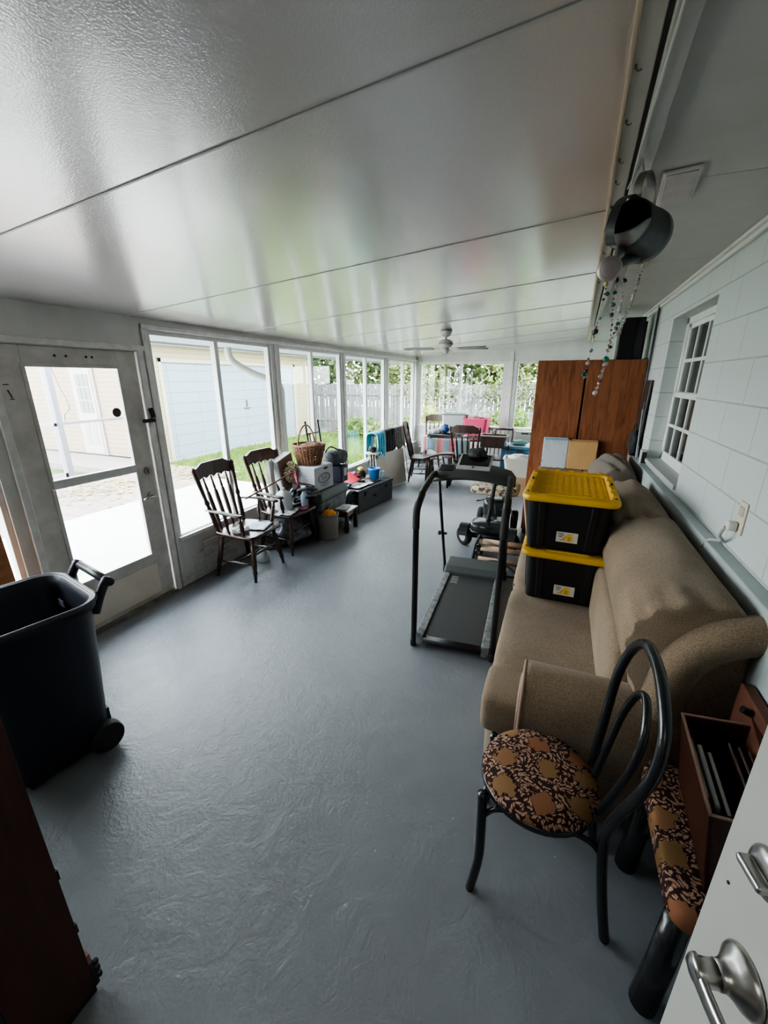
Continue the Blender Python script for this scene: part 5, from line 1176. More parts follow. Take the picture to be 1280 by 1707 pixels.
# trunk
tk=thing('footlocker','long low black trunk with items on top below the windows','trunk',(-2.6,5.55,0))
TRM=MX.Translation((-2.62,5.50,0))@EU(0,0,R(-7))
def Kx(b_): bmesh.ops.transform(b_.bm,matrix=TRM,verts=b_.bm.verts); return b_
b=MB(); b.bb((-.22,-.50,.0),(.22,.50,.285)); Kx(b).build('body',M('black_trunk_shell',(.018,.019,.024),.45,var=.3),tk,bev=.012)
b=MB(); b.bb((-.228,-.508,.285),(.228,.508,.345)); 
for k in range(5): b.bb((-.232,-.42+.2*k,.29),(.232,-.39+.2*k,.348))
Kx(b).build('lid',M('black_trunk_lid',(.020,.020,.026),.4),tk,bev=.008)
for y in (-.3,.3): Kx(MB().bb((.22,y-.03,.235),(.235,y+.03,.31))).build('latch',BLK,tk,bev=.003)
Kx(MB().bb((.22,-.06,.17),(.24,.06,.20))).build('handle',BLK,tk,bev=.003)
def onk(x,y,z): return TRM@V((x,y,z))
ZT=.349
bl_=thing('blue_bucket','small bright blue plastic bucket standing on the black trunk','bucket',onk(.06,.22,ZT)); b=MB(); b.lathe([(0,0),(.072,0),(.075,.01),(.090,.155),(.098,.158),(.098,.182),(.090,.185),(.085,.17),(.070,.012),(0,.012)],MX.Translation(onk(.06,.20,ZT)),24); b.build('bucket',M('bright_blue_plastic',(.02,.19,.52),.35),bl_,smooth=True)
b=MB(); b.tube(spline([onk(.06,.11,ZT+.17),onk(.10,.15,ZT+.13),onk(.16,.2,ZT+.115),onk(.10,.25,ZT+.13),onk(.06,.29,ZT+.17)],4),.003,5); b.build('handle',CHROME,bl_,smooth=True)
t=thing('clear_cup','clear plastic cup beside the blue bucket at the trunk end','cup',onk(.10,.36,ZT)); MB().lathe([(0,0),(.03,0),(.04,.11),(.038,.11),(.028,.005),(0,.005)],MX.Translation(onk(.10,.36,ZT)),20).build('cup',glass('cup_plastic',(.85,.9,.9),.12,.1,haze=.35),t,smooth=True); MB().lathe([(.039,.105),(.042,.107),(.042,.113),(.039,.115)],MX.Translation(onk(.10,.36,ZT)),20).build('rim',M('cup_rim',(.5,.52,.52)),t)
t=thing('red_dustpan','red dustpan lying on the near end of the trunk pile','dustpan',onk(-.05,-.32,ZT)); b=MB(); b.loft([[onk(-.15+.0*k,-.40+.22*k,ZT+.06+.11*k),onk(.05,-.40+.22*k,ZT+.05+.02*k),onk(.05,-.40+.22*k,ZT+.065+.02*k),onk(-.15,-.40+.22*k,ZT+.075+.11*k)] for k in (0,.5,1)]); b.build('pan',M('red_plastic',(.45,.02,.04),.4),t,bev=.006); b=MB(); b.tube([onk(-.05,-.2,ZT+.12),onk(-.05,-.02,ZT+.10)],.014,8); b.build('handle',M('red_plastic',(.45,.02,.04)),t,smooth=True)
sheet('white_paper_pile','white papers and magazines spread on the black trunk','papers',onk(.05,-.22,ZT+.006),(.26,.42),-.1,PAPER,12,.02)
sheet('teal_cloth','teal cloth at the near end of the black trunk','cloth',onk(-.08,-.40,ZT+.012),(.20,.16),.2,M('teal_cloth',(.03,.16,.22),.9),13,.05)
for i,(a_,b_,c_,lab) in enumerate((((.02,-.12,.05),(.14,-.02,.08),(.28,.17,.12),'wooden handled scraper lying across the papers on the trunk'),((-.10,-.02,.03),(.02,.10,.04),(.10,.09,.07),'brown wooden mallet handle behind the scraper on the trunk'),((.10,.0,.02),(.20,.16,.02),(.03,.03,.04),'black pen-like tool near the trunk front edge'))):
    o=MB().tube([onk(a_[0],a_[1],ZT+a_[2]),onk(b_[0],b_[1],ZT+b_[2])],.012,8).build('hand_tool',M('tool_%d'%i,c_,.5),smooth=True); tag(o,lab,'tool')
o=MB().ball(onk(-.03,-.05,ZT+.045),(.08,.08,.045),3,.5,3,41).build('dark_glove',M('dark_brown_glove',(.045,.04,.035),.8,var=.5,vscale=20),smooth=True); tag(o,'dark brown work glove crumpled in the middle of the trunk top','glove')
o=MB().ball(onk(-.10,.08,ZT+.08),(.07,.075,.08),3,.35,3,42).build('black_pouch',M('black_nylon',(.015,.015,.018)),smooth=True); tag(o,'black pouch standing behind the blue bucket on the trunk','pouch')
o=MB().ball(onk(-.10,.07,ZT+.175),(.05,.05,.03),3,.5,4,43).build('yellow_gloves',M('yellow_rubber',(.55,.38,.06),.6),smooth=True); tag(o,'yellow rubber glove bunched on top of the black pouch','glove')
o=MB().ball(onk(-.12,-.10,ZT+.09),(.06,.09,.07),3,.4,3,44).build('pink_cloth',M('dusty_pink_cloth',(.36,.12,.16),.9,var=.4,vscale=20),smooth=True); tag(o,'dusty pink cloth bunched between red dustpan and black pouch','cloth')
# cream board
cbn=MB().box((-2.64,6.68,.315),(.018,.94,.62),(0,-.14,R(-9))).build('cream_board',M('cream_board',(.40,.365,.32),.7,var=.08,vscale=3),bev=.003); tag(cbn,'flat cream board leaning upright beyond the black trunk','board')
# towel stand
ts=thing('towel_stand','small round-topped cream pedestal with dark posts beyond the trunk','stand',(-2.80,6.25,0))
MB().lathe([(0,0),(.12,0),(.12,.02),(0,.02)],MX.Translation((-2.79,6.2,.655)),24).build('round_top',M('cream_top',(.50,.46,.33),.8),ts,bev=.005)
b=MB()
for yy in (6.15,6.25): b.tube([(-2.79,yy,0.03),(-2.79,yy,.655)],.018,8)
b.build('post',BROWNW,ts,smooth=True)
MB().bb((-2.93,6.05,0),(-2.65,6.35,.03)).build('base',BROWNW,ts,bev=.005)
o=MB().ball((-2.79,6.2,.725),(.07,.06,.05),3,.5,3,51).build('dark_sock',M('black_nylon',(.02,.02,.02)),smooth=True); tag(o,'black cloth lump lying on the round cream pedestal top','cloth')
# drying rack with garments
dr_=thing('drying_rack','low metal drying rack along the window carrying towels and garments','rack',(-2.86,6.9,0))
b=MB()
for yy in (6.28,7.7): b.tube([(-2.98,yy,0),(-2.83,yy,.92),(-2.68,yy,0)],.010,8)
b.tube([(-2.83,6.28,.92),(-2.83,7.7,.92)],.010,8); b.build('frame',STEEL,dr_,smooth=True)
def drape(name,label,cat,y0_,y1_,zt,fall,mat,seed,x=-2.83,w=.07):
    b=MB()
    def f(u,v):
        s_=(u-.5)*2; y=y0_+(y1_-y0_)*v
        ax=abs(s_); 
        if ax<.25: xx=x+s_/.25*w*.5; z=zt+.02*(1-(s_/.25)**2)
        else: xx=x+math.copysign(w*.5+.03*(ax-.25),s_); z=zt-(ax-.25)/.75*fall*(1+.15*math.sin(v*9+seed))
        return V((xx+.018*math.sin(v*22+seed+s_),y+.012*math.sin(u*9+seed),z))
    b.grid(f,18,22); o=b.build(name,mat,smooth=True); o.modifiers.new('s','SOLIDIFY').thickness=.012; tag(o,label,cat); return o
drape('blue_towel','bright sky blue towel draped over the rack end near the trunk','towel',6.24,6.56,.955,.34,M('sky_blue_towel',(.05,.30,.52),.9,col2=(.15,.48,.55),vscale=6),1,w=.18)
drape('grey_green_towel','pale grey green towel hanging between blue towel and black jacket','towel',6.58,6.72,.95,.40,M('grey_green_towel',(.25,.32,.30),.9),2)
drape('black_jacket','black jacket hanging on the rack left of the grey jacket','jacket',6.76,7.16,.96,.42,M('black_jacket',(.02,.02,.025),.8,var=.5),3,w=.10)
drape('grey_jacket','mid grey ribbed jacket hanging on the rack beside the black jacket','jacket',7.20,7.66,.96,.40,M('grey_jacket',(.20,.20,.19),.9,var=.35,vscale=30),4,w=.11)

# ================================================================ FAR END
dt=thing('dining_table','dark wooden dining table with draped striped blanket at the far end','table',(-1.65,8.25,0))
b=MB(); N=40; b.prism([(-1.78+.74*math.cos(2*PI*k/N)*(1),8.18+.46*math.sin(2*PI*k/N)) for k in range(N)],.715,.745); b.build('tabletop',BROWNW,dt,bev=.008)
b=MB(); b.lathe([(0,.08),(.10,.08),(.07,.15),(.05,.3),(.09,.42),(.06,.5),(.10,.68),(.16,.715),(0,.715)],MX.Translation((-1.78,8.18,0)),20); b.build('pedestal',BROWNW,dt,smooth=True)
b=MB()
for k in range(4): a=PI/4+k*PI/2; b.tube(spline([(-1.72+.06*math.cos(a),8.22+.06*math.sin(a),.18),(-1.72+.2*math.cos(a),8.22+.2*math.sin(a),.13),(-1.72+.34*math.cos(a),8.22+.34*math.sin(a),.025)],4),.03,8)
b.build('foot',BROWNW,dt,smooth=True)
STR=mat_stripes('serape_stripes',[(0,(.50,.16,.18)),(.18,(.55,.48,.46)),(.24,(.14,.26,.33)),(.42,(.30,.42,.40)),(.52,(.55,.50,.45)),(.60,(.50,.20,.20)),(.82,(.22,.30,.38))],0,1.6)
b=MB()
def blf(u,v):
    a=-PI*.99+u*PI*.62; rr_=(.755 if v>.35 else .755*(.55+.45*v/.35))
    x=-1.78+rr_*math.cos(a); y=8.18+rr_*.63*math.sin(a); z=.752 if v<=.35 else .752-(v-.35)/.65*(.30+.07*math.sin(u*11))
    k=1+.03*math.sin(u*30)*(v>.35); return V((-1.78+(x+1.78)*k,8.18+(y-8.18)*k,z))
b.grid(blf,40,14); o=b.build('striped_blanket',STR,smooth=True); o.modifiers.new('s','SOLIDIFY').thickness=.006; tag(o,'pink blue and white striped blanket draped over the far dining table','blanket')
# board game / tray on table near end
tr=thing('serving_tray','shallow dark tray with rim on the left of the far table','tray',(-2.10,7.9,.76))
b=MB(); b.bb((-2.34,7.78,.757),(-1.86,8.12,.775)); b.build('base',BLKP,tr,bev=.004); b=MB(); b.tube([V((p.x-2.10,p.y+7.95,.80)) for p in rr(.48,.34,0,.05,4)],.016,6,True); b.build('rim',GRYP,tr)
for i,(c,d_,cl_,lab) in enumerate((((-2.20,7.92,.86),(.13,.10,.05),(.55,.57,.60),'white tangled cords and cloth heaped on the tray'),((-2.03,8.0,.90),(.06,.05,.09),(.03,.08,.30),'royal blue cloth bundle beside the white heap on the tray'),((-2.12,8.06,.89),(.07,.05,.07),(.62,.62,.60),'white crumpled paper behind the blue bundle on the tray'))):
    o=MB().ball(c,d_,3,.5,3,60+i).build(('cord_heap','blue_bundle','crumpled_paper')[i],M('heap_%d'%i,cl_,.7,var=.4,vscale=30),smooth=True); tag(o,lab,('cords','cloth','paper')[i])
def tub(name,label,cat,c,w_,d_,h,mat,rz=0,tilt=0,rimm=None,k0=.8):
    m=MX.Translation(c)@EU(tilt,0,rz); t=thing(name,label,cat,c)
    b=MB(); b.loft([[m@p for p in rr(w_*a,d_*a,z,.05*a,4)] for a,z in ((k0,0),(k0+.02,.01),(.97,h-.02),(1,h),(.94,h),(.90,h-.02),(k0-.03,.02))]); b.build('tub',mat,t,smooth=False,bev=.004)
    b=MB(); b.tube([m@p for p in rr(w_*1.0,d_*1.0,h,.05,4)],.011,6,True); b.build('rim',rimm or mat,t); return t
tub('clear_tub','milky clear plastic tub with dark rim on the far table','plastic tub',(-1.98,8.52,.757),.50,.38,.40,M('milky_clear_plastic',(.50,.55,.53),.25),.1,0,M('dark_tub_rim',(.12,.15,.15),.5))
tub('pink_tub','bright pink plastic tub tilted beside the clear tub on the far table','plastic tub',(-1.50,8.42,.77),.50,.36,.32,M('hot_pink_plastic',(.62,.06,.15),.35,),-.15,0,None,.78)
o=MB().ball((-1.62,8.5,1.11),(.14,.10,.05),3,.4,3,70).build('tub_linen',M('cream_linen',(.55,.50,.42),.9,var=.2,vscale=20),smooth=True); tag(o,'cream linen piled inside the pink tub','linen')
# extra dark dining chair facing left of the table plus square basket frame at right
wk2=thing('sling_chair','dark curved wooden rocking chair with cream edged frame right of the far table','chair',(-1.0,7.9,0))
b=MB()
for xx in (-1.22,-.78):
    b.tube(spline([(xx,7.62,.03),(xx,7.85,.0+.02),(xx,8.15,.03)],4),.016,8)
    b.tube(spline([(xx,7.66,.03),(xx+.0,7.64,.40),(xx,7.70,.66),(xx,7.95,.70),(xx,8.15,.66)],5),.018,8)
    b.tube(spline([(xx,8.10,.03),(xx,8.08,.45),(xx,8.2,.95)],5),.018,8)
b.build('frame',BROWNW,wk2,smooth=True)
MB().box((-1.0,7.88,.43),(.44,.42,.03),(.06,0,0)).build('seat',BROWNW,wk2,bev=.01)
b=MB()
for k in range(5): b.tube([(-1.16+.08*k,8.07,.45),(-1.16+.08*k,8.19,.92)],.009,6)
b.tube([(-1.22,8.2,.93),(-.78,8.2,.93)],.022,8); b.build('back_slats',BROWNW,wk2,smooth=True)
fb=thing('magazine_basket','open wooden frame basket with pale rim right of the far table','basket',(-.98,7.45,.66))
PR=M('pale_wood_rim',(.48,.42,.34),.5)
b=MB(); b.box((-1.06,7.72,.66),(.40,.30,.015)); 
for sx in (-1,1): b.box((-1.06+sx*.21,7.72,.76),(.012,.30,.20),(0,sx*.25,0))
for sy in (-1,1): b.box((-1.06,7.72+sy*.15,.76),(.42,.012,.20))
b.build('body',BROWNW,fb); b=MB(); b.tube([V((-1.06+a*.24,7.72+c*.16,.865)) for a,c in ((1,1),(-1,1),(-1,-1),(1,-1))],.012,4,True); b.build('rim',PR,fb)
b=MB(); b.tube(spline([(-1.06,7.57,.86),(-1.06,7.62,.95),(-1.06,7.80,.95),(-1.06,7.86,.86)],5),.010,6); b.build('handle',BROWNW,fb,smooth=True)
# fourth chair seen from side near table front (arm curved dark bench)
bn=thing('curved_bench','low dark curved wooden footrest in front of the far table','footrest',(-1.82,7.0,0))
b=MB(); secs=[]
for i in range(13):
    t=i/12; x=-2.12+.50*t; y=6.95+.1*t; z=.50+.10*math.sin(t*PI*.6)
    secs.append([(x,y-.10,z-.02),(x,y+.10,z-.02),(x,y+.10,z+.012),(x,y-.10,z+.012)])
b.loft(secs); b.build('seat',BROWNW,bn,bev=.008)
for x,y in ((-2.06,6.89),(-1.68,6.94),(-2.06,7.05),(-1.68,7.1)): MB().tube([(x,y,.53),(x,y,.28),(x-.01,y,0)],[.020,.026,.018],8).build('leg',BROWNW,bn,smooth=True)
# blue chest, teal item, laundry basket
bc2=thing('blue_chest','dark blue lidded chest below the air conditioner at the far wall','chest',(-.55,7.95,0))
BL=M('steel_blue_plastic',(.035,.13,.24),.45)
MB().bb((-.92,7.78,0),(-.28,8.28,.62)).build('body',BL,bc2,bev=.02)
MB().bb((-.94,7.76,.62),(-.26,8.30,.675)).build('lid',M('paler_blue_lid',(.07,.20,.32),.4),bc2,bev=.012)
MB().bb((-.65,7.745,.56),(-.53,7.78,.62)).build('latch',BLKP,bc2,bev=.004)
o=MB().ball((-.62,7.98,.72),(.13,.08,.05),3,.6,3,80).build('mint_cloth',M('mint_cloth',(.28,.48,.42),.9),smooth=True); tag(o,'mint green cloth lying on the blue chest lid','cloth')
lb=tub('laundry_basket','white plastic laundry basket full of linen in front of the blue chest','basket',(-.52,7.05,.30),.50,.38,.30,M('cream_white_plastic',(.50,.47,.42),.5),.05,0,None,.78)
o=MB().ball((-.52,7.05,.60),(.19,.13,.06),3,.4,3,81).build('linen_pile',M('white_linen',(.55,.55,.56),.9,var=.2,vscale=25),smooth=True); tag(o,'white linen piled in the laundry basket','linen')
bs=thing('cardboard_carton','low cardboard carton supporting the laundry basket','box',(-.52,7.05,0)); MB().bb((-.74,6.88,0),(-.30,7.22,.30)).build('carton',MATS['kraft_board'],bs,bev=.004)

# ================================================================ CEILING THINGS
cf=thing('ceiling_fan','white ceiling fan hanging from the panelled ceiling at the far end','ceiling fan',(-1.42,5.45,2.40))
FX,FY=-1.43,5.45; FZ=zc(FX)
FW_=M('white_fan_metal',(.48,.47,.47),.4)
T0=MX.Translation((FX,FY,0))
b=MB(); b.lathe([(0,FZ),(.068,FZ),(.070,FZ-.012),(.062,FZ-.045),(.040,FZ-.07),(.018,FZ-.075),(0,FZ-.075)],T0,28); b.build('canopy',FW_,cf,smooth=True)
b=MB(); b.lathe([(.069,FZ+.002),(.074,FZ+.002),(.074,FZ-.008),(.069,FZ-.008)],T0,28); b.build('canopy_ring',M('fan_dark_ring',(.12,.10,.10),.5),cf)
MB().cyl((FX,FY,FZ-.07),(FX,FY,FZ-.11),.012).build('downrod',M('fan_rod',(.2,.2,.2),.4),cf)
mz=FZ-.155
b=MB(); b.lathe([(0,mz+.052),(.04,mz+.05),(.075,mz+.035),(.088,mz+.010),(.088,mz-.012),(.070,mz-.035),(.045,mz-.045),(0,mz-.045)],T0,32); mo=b.build('motor',FW_,cf,smooth=True)
b=MB()
for k in range(24): a=2*PI*k/24; b.box((FX+.089*math.cos(a),FY+.089*math.sin(a),mz),(.004,.010,.016),(0,0,a))
b.build('vent',M('fan_vent',(.25,.25,.25),.5),mo)
b=MB(); b.lathe([(0,mz-.045),(.045,mz-.045),(.045,mz-.09),(.035,mz-.115),(0,mz-.12)],T0,24); b.build('switch_housing',FW_,cf,smooth=True)
for k,aa in enumerate((186,6,-22,95,130)[:4] if False else (189,20,-14,120,62)):
    a=R(aa+0); 
    if k==4: continue
    if k==3: a=R(100)
    br=MB(); br.box((.12,0,0),(.10,.022,.006)); m=MX.Translation((FX,FY,mz-.055))@EU(0,0,a)@EU(R(10),0,0)
    bmesh.ops.transform(br.bm,matrix=m,verts=br.bm.verts); q=br.build('blade_arm',FW_,cf)
    P=[(.15,-.045),(.30,-.058),(.46,-.062),(.52,-.045),(.535,0),(.52,.045),(.46,.062),(.30,.058),(.15,.045)]
    bb=MB(); bb.prism(P,-.004,.004,m); bb.build('blade',M('grey_fan_blade',(.30,.29,.29),.45),cf,bev=.002)
b=MB(); b.tube([(FX+.02,FY-.02,mz-.11),(FX+.02,FY-.02,mz-.42)],.0015,4); b.ball((FX+.02,FY-.02,mz-.43),(.007,.007,.014),1); b.build('pull_chain',CHROME,cf)
# soffit fixtures
cv=thing('ceiling_vent_light','white rectangular flush light fixture on the house-side soffit','ceiling light',(.30,2.08,2.51))
FM=MX.Translation((.300,2.09,2.51))@EU(0,0,R(-4))
b=MB(); b.prism([(-.06,-.155),(.055,-.165),(.065,.15),(-.052,.160)],-.012,0,FM); b.build('frame',M('fixture_frame',(.50,.49,.48),.4),cv,bev=.006)
b=MB(); b.prism([(-.048,-.142),(.044,-.150),(.053,.137),(-.042,.147)],-.016,-.011,FM); b.build('diffuser',M('fixture_diffuser',(.47,.43,.43),.35,var=.08,vscale=20),cv,bev=.006)
cv2=thing('ceiling_hatch_frame','small cream framed fixture on the soffit beyond the watering can','ceiling fixture',(.33,3.25,2.51))
b=MB(); b.tube([V((.33+a*.06,3.25+c*.15,2.506)) for a,c in ((1,1),(-1,1),(-1,-1),(1,-1))],.006,4,True); b.build('frame',M('yellowed_frame',(.50,.44,.28),.5),cv2)
MB().bb((.275,3.105,2.500),(.385,3.395,2.509)).build('plate',SOF,cv2)
# small hooks along the fascia
for i,y in enumerate((1.32,1.55,1.78,1.95,2.2,2.36,2.9,3.25,3.7)):
    b=MB(); x=xb(y)+.010; b.cyl((x,y,2.505),(x,y,2.497),.003,seg=8); b.tube(spline([(x,y,2.498),(x+.006,y,2.492),(x+.013,y+.003,2.496)],3),.0018,5)
    h=b.build('cup_hook',M('tarnished_hook',(.22,.20,.17),.4,metal=.6)); tag(h,'tiny tarnished hook in the beige strip along the ceiling edge','hook','tiny hooks along the ceiling edge strip')
# rope
rp=MB().tube(spline([(.118,.95,2.475),(.121,1.25,2.478),(.128,1.70,2.475),(.126,1.775,2.430)],4),.0035,6)
rp.tube([(.146,1.755,2.497),(.146,1.755,2.470)],.003,5); rp.tube([(.146,1.757,2.478),(.168,1.80,2.425)],.003,5); rp.tube([(.143,1.757,2.478),(.118,1.80,2.425)],.003,5); rp.tube([(.120,.95,2.475),(.119,.93,2.515)],.0035,6)
o=rp.build('rope',M('white_rope',(.62,.60,.57),.7),smooth=True); tag(o,'thin white cord running under the ceiling and holding the watering can','cord')
# watering can
wc_=thing('watering_can','galvanised watering can hanging tilted from a cord under the ceiling','watering can',(.17,1.8,2.29))
GALV=M('galvanised_steel',(.11,.12,.125),.38,metal=.75,var=.25,vscale=9,bump=.1,bscale=20)
GALVD=M('dark_can_inside',(.02,.022,.026),.6)
GALB=M('bright_galvanised',(.33,.32,.31),.30,metal=.8,var=.2,vscale=9)
# can axis: mouth looks toward the doorway, left and slightly up; rear handle on top
zax=V((-.497,-.896,.074)).normalized()
cc0=V((.128,1.725,2.305))
xax=V((.05,-.05,1)); xax=(xax-zax*xax.dot(zax)).normalized(); yax=zax.cross(xax)
CMt=MX.Translation(cc0)@MX(((xax.x,yax.x,zax.x,0),(xax.y,yax.y,zax.y,0),(xax.z,yax.z,zax.z,0),(0,0,0,1)))
h=.150; r_=.074
b=MB(); b.lathe([(r_*.93,0),(r_*.97,-.004),(r_*1.04,-h*.80),(r_*1.08,-h*.82),(r_*1.10,-h),(0,-h)],CMt,36); b.build('body',GALV,wc_,smooth=True)
b=MB(); b.lathe([(r_*.91,.001),(r_*.97,-h*.8),(0,-h*.85)],CMt,36); b.build('inside',GALVD,wc_,smooth=True)
# half hood over the spout side of the mouth
b=MB()
def hood(u,v):
    a=PI+(u-.5)*PI*1.05; k=math.cos((u-.5)*PI*.98)**.7 if abs(u-.5)<.5 else 0
    rr_=r_*(.94-.36*v*k); return CMt@V((math.cos(a)*rr_,math.sin(a)*rr_,.060*math.sin(v*PI/2)*k))
b.grid(hood,24,6); q=b.build('hood',GALB,wc_,smooth=True); q.modifiers.new('s','SOLIDIFY').thickness=.0015
# broad strap arching from rear rim to hood
b=MB(); secs=[]
pts=spline([(r_*.97,0,-.010),(r_*.92,0,.030),(r_*.55,0,.075),(0,0,.098),(-r_*.55,0,.100),(-r_*.98,0,.080),(-r_*1.0,0,.055)],5)
for i,p in enumerate(pts):
    tdir=(pts[min(i+1,len(pts)-1)]-pts[max(i-1,0)]).normalized(); nn=V((-tdir.z,0,tdir.x))
    secs.append([CMt@(p+V((0,s_*.014,0))+nn*d_) for s_,d_ in ((-1,-.001),(1,-.001),(1,.001),(-1,.001))])
b.loft(secs); b.build('carry_handle',GALV,wc_,smooth=False)
# rear loop handle on top
b=MB(); secs=[]; pts=spline([(r_*1.0,0,-.020),(r_+.035,0,-.010),(r_+.072,0,-.028),(r_+.080,0,-.060),(r_+.055,0,-.100),(r_*1.06,0,-.128)],5)
for i,p in enumerate(pts):
    tdir=(pts[min(i+1,len(pts)-1)]-pts[max(i-1,0)]).normalized(); nn=V((-tdir.z,0,tdir.x))
    secs.append([CMt@(p+V((0,s_*.013,0))+nn*d_) for s_,d_ in ((-1,-.001),(1,-.001),(1,.001),(-1,.001))])
b.loft(secs); b.build('rear_handle',GALB,wc_,smooth=False)
# spout, brace, sprinkler rose
sp0=CMt@V((-r_*.90,0,-h*.72)); sp1=V((.094,1.700,2.175))
b=MB(); b.tube([sp0,lerp(sp0,sp1,.5),sp1],[.022,.016,.011],16); b.build('spout',GALV,wc_,smooth=True)
b=MB(); b.tube([CMt@V((-r_*.92,0,.010)),lerp(sp0,sp1,.82)],[.014,.010],10); b.build('spout_brace',GALB,wc_,smooth=True)
cd=(V((0,0,1.83))-sp1).normalized()
rd=(cd+V((-.12,0,.05))).normalized()
ro=MX.Translation(sp1)@rd.to_track_quat('Z','Y').to_matrix().to_4x4()
b=MB(); b.lathe([(.010,-.030),(.034,0),(.0375,.003),(.036,.006),(.030,.009),(.018,.012),(0,.0145)],ro,30); rz_=b.build('rose',M('rose_metal',(.48,.42,.42),.35,metal=.6),wc_,smooth=True)
b=MB()
for rr_,n_ in ((.007,6),(.013,12),(.019,18),(.026,26)):
    for k in range(n_): a=2*PI*k/n_; zz=.0145-.20*rr_; b.cyl(ro@V((rr_*math.cos(a),rr_*math.sin(a),zz-.004)),ro@V((rr_*math.cos(a),rr_*math.sin(a),zz+.0008)),.0012,seg=5)
b.build('rose_hole',RUB,rz_)
# bead strands
BM=[M('bead_%d'%i,c,.25,spec=.6) for i,c in enumerate(((.60,.58,.55),(.02,.20,.12),(.30,.02,.05),(.06,.05,.05),(.55,.52,.20),(.55,.30,.30),(.18,.20,.24)))]
def strand(label,pts,beads,seed,group='bead strands hanging below the watering can'):
    t=thing('bead_strand',label,'bead strand',pts[0],0,group)
    P=spline(pts,6); b=MB(); b.tube(P,.0009,4); b.build('thread',M('white_thread',(.5,.5,.5),.6),t)
    rnd=random.Random(seed); n=len(P)
    beads=list(beads)+[(rnd.random(),rnd.uniform(.003,.0055),rnd.choice((0,0,2,6,5,3)),.002) for _ in range(16)]
    per={}
    for (u,sz,mi,jit) in beads:
        i=min(n-1,max(0,int(u*(n-1)))); p=P[i]+V((rnd.uniform(-jit,jit),rnd.uniform(-jit,jit),0)); per.setdefault(mi,[]).append((p,sz))
    for mi,L_ in per.items():
        for p,sz in L_:
            b=MB(); b.ball(p,(sz*rnd.uniform(.7,1.1),sz*.7,sz*rnd.uniform(.8,1.4)),1,rot=(rnd.uniform(0,3),rnd.uniform(0,3),0)); b.build('bead',BM[mi],t,smooth=True)
Y_=1.80
strand('strand of clear crystal beads ending in a round shell pendant, rightmost below the can',[(.205,1.82,2.215),(.197,1.82,2.16),(.188,1.82,2.10),(.172,1.82,2.03),(.160,1.82,1.985)],[(k/40,.0068,0,.0025) for k in range(40)]+[(.985,.014,0,.004),(.96,.009,4,.008)],1)
strand('bead strand with dark stone and round green pendant beside the clear crystals',[(.155,1.78,2.195),(.150,1.78,2.10),(.148,1.78,2.03),(.135,1.78,1.94),(.128,1.78,1.86),(.118,1.78,1.80)],[(.12,.010,3,.004),(.2,.008,0,.004),(.32,.012,0,.004),(.44,.010,1,.004),(.47,.009,6,.004),(.62,.008,3,.004),(.70,.012,1,.002),(.76,.010,0,.004),(.90,.007,2,.003),(.96,.008,5,.004),(.8,.008,0,.004)],2)
strand('longest bead strand with red bead cluster, reaching lowest over the cabinet door',[(.125,1.79,2.18),(.128,1.79,2.08),(.134,1.79,1.98),(.128,1.79,1.88),(.112,1.79,1.77)],[(.05,.008,2,.004),(.1,.009,3,.006),(.2,.010,1,.004),(.26,.011,6,.004),(.35,.009,3,.004),(.5,.004,5,.001),(.53,.004,5,.001),(.56,.004,2,.001),(.59,.004,2,.001),(.78,.010,0,.003),(.84,.008,0,.004),(.90,.008,2,.003),(.94,.006,5,.003),(.985,.008,0,.003)],3)
strand('leftmost bead strand, white and red beads below the sprinkler head',[(.098,1.77,2.165),(.092,1.77,2.08),(.082,1.77,1.99),(.074,1.77,1.90),(.066,1.77,1.83)],[(.05,.009,2,.004),(.12,.010,4,.004),(.17,.008,1,.008),(.38,.008,3,.010),(.46,.010,5,.004),(.5,.011,3,.002),(.7,.007,6,.002),(.82,.009,0,.003),(.88,.010,2,.003),(.93,.011,1,.003),(.985,.007,0,.003)],4)
# low heater grille by left wall
hg=thing('wire_vent_guard','white wire vent guard on the low wall beside the glazed door','vent guard',(XL+.04,2.75,0))
b=MB()
for k in range(9): y=2.57+.028*k; b.tube([(XL+.05,y,.05),(XL+.05,y,.26)],.0035,4)
for z in (.05,.155,.26): b.tube([(XL+.05,2.555,z),(XL+.05,2.81,z)],.004,4)
b.build('wire_grid',M('white_wire',(.50,.50,.48),.5),hg)
b=MB()
for k in range(11): z=.04+.030*k; b.box((XL+.026,2.93,z),(.020,.42,.010),(0,.5,0))
b.build('louvre',WHITE,hg)

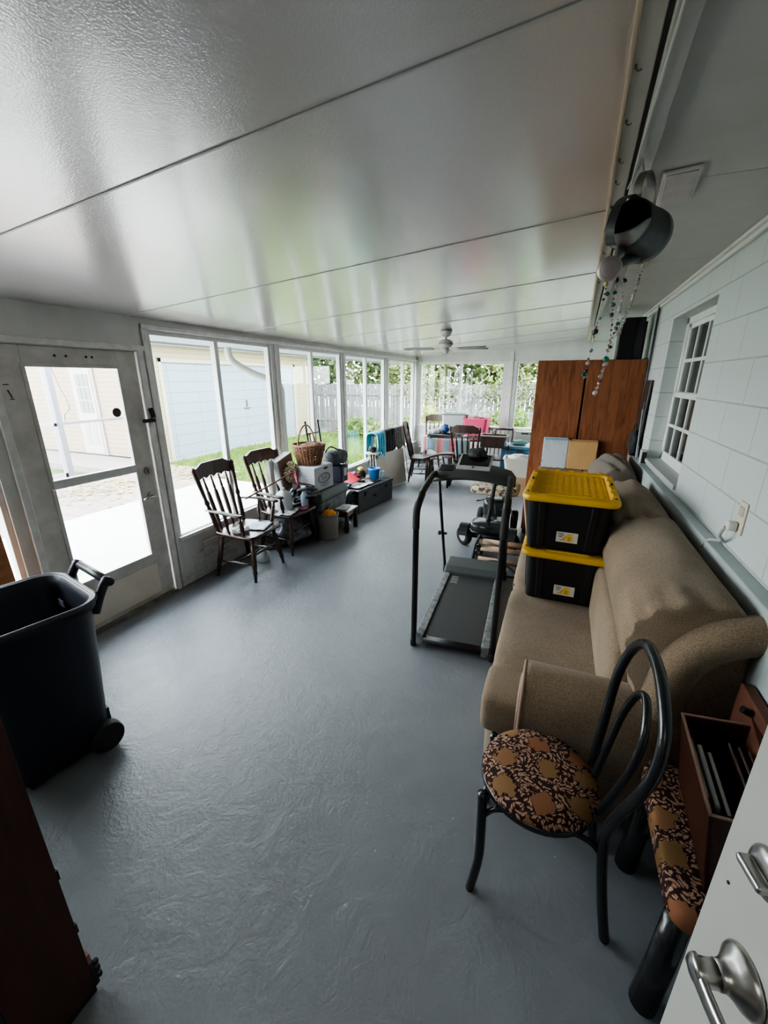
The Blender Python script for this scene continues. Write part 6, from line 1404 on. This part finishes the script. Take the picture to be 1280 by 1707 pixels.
# ================================================================ CAMERA, LIGHT, WORLD
cam=bpy.data.cameras.new('camera'); co=bpy.data.objects.new('camera',cam); COL.objects.link(co)
cam.sensor_fit='HORIZONTAL'; cam.sensor_width=36; cam.lens=686.8/1280*36; cam.clip_start=.02
co.location=(0,0,1.83); co.rotation_euler=(R(90-17.87),0,R(22.63)); sc.camera=co
wd=bpy.data.worlds.new('world'); sc.world=wd; wd.use_nodes=True; nt=wd.node_tree; bg=nt.nodes['Background']
tc=nt.nodes.new('ShaderNodeTexCoord'); sx=nt.nodes.new('ShaderNodeSeparateXYZ'); nt.links.new(tc.outputs['Generated'],sx.inputs[0])
r=ramp(nt,[(0,(.55,.55,.55)),(.48,(.80,.81,.82)),(.55,(1.0,1.0,1.02)),(1,(.82,.88,1.0))]);
ma=nt.nodes.new('ShaderNodeMath'); ma.operation='MULTIPLY_ADD'; ma.inputs[1].default_value=.5; ma.inputs[2].default_value=.5; nt.links.new(sx.outputs[2],ma.inputs[0]); nt.links.new(ma.outputs[0],r.inputs[0])
nt.links.new(r.outputs[0],bg.inputs['Color']); bg.inputs['Strength'].default_value=7.5
def lamp(name,kind,loc,rot,energy,col,**k):
    l=bpy.data.lights.new(name,kind); l.energy=energy; l.color=col
    for a,v in k.items(): setattr(l,a,v)
    o=bpy.data.objects.new(name,l); COL.objects.link(o); o.location=loc; o.rotation_euler=rot; return o
lamp('sun','SUN',(0,0,10),(R(-24),R(6),0),4.2,(1,.94,.86),angle=R(3))
# sky portals at the window bands
def portal(name,loc,rot,sx_,sy_):
    l=lamp(name,'AREA',loc,rot,1,(1,1,1),shape='RECTANGLE',size=sx_,size_y=sy_); l.data.cycles.is_portal=True
portal('portal_left',(XL-.15,4.6,1.3),(0,R(-90),0),2.0,9.2)
portal('portal_far',(-1.2,D+.16,1.5),(R(-90),0,0),3.9,1.5)
# soft fill light added behind the camera; no lamp is known there
lamp('hall_fill_light','AREA',(-.1,-.9,2.40),(R(25),0,0),3.2,(1,.95,.88),shape='DISK',size=1.1)
vs=sc.view_settings; vs.view_transform='AgX'; vs.look='AgX - Medium High Contrast'; vs.exposure=1.72
sc.cycles.max_bounces=10; sc.cycles.diffuse_bounces=6; sc.cycles.transparent_max_bounces=16; sc.cycles.caustics_reflective=False; sc.cycles.caustics_refractive=False
sc.cycles.sample_clamp_indirect=6; sc.cycles.blur_glossy=.5
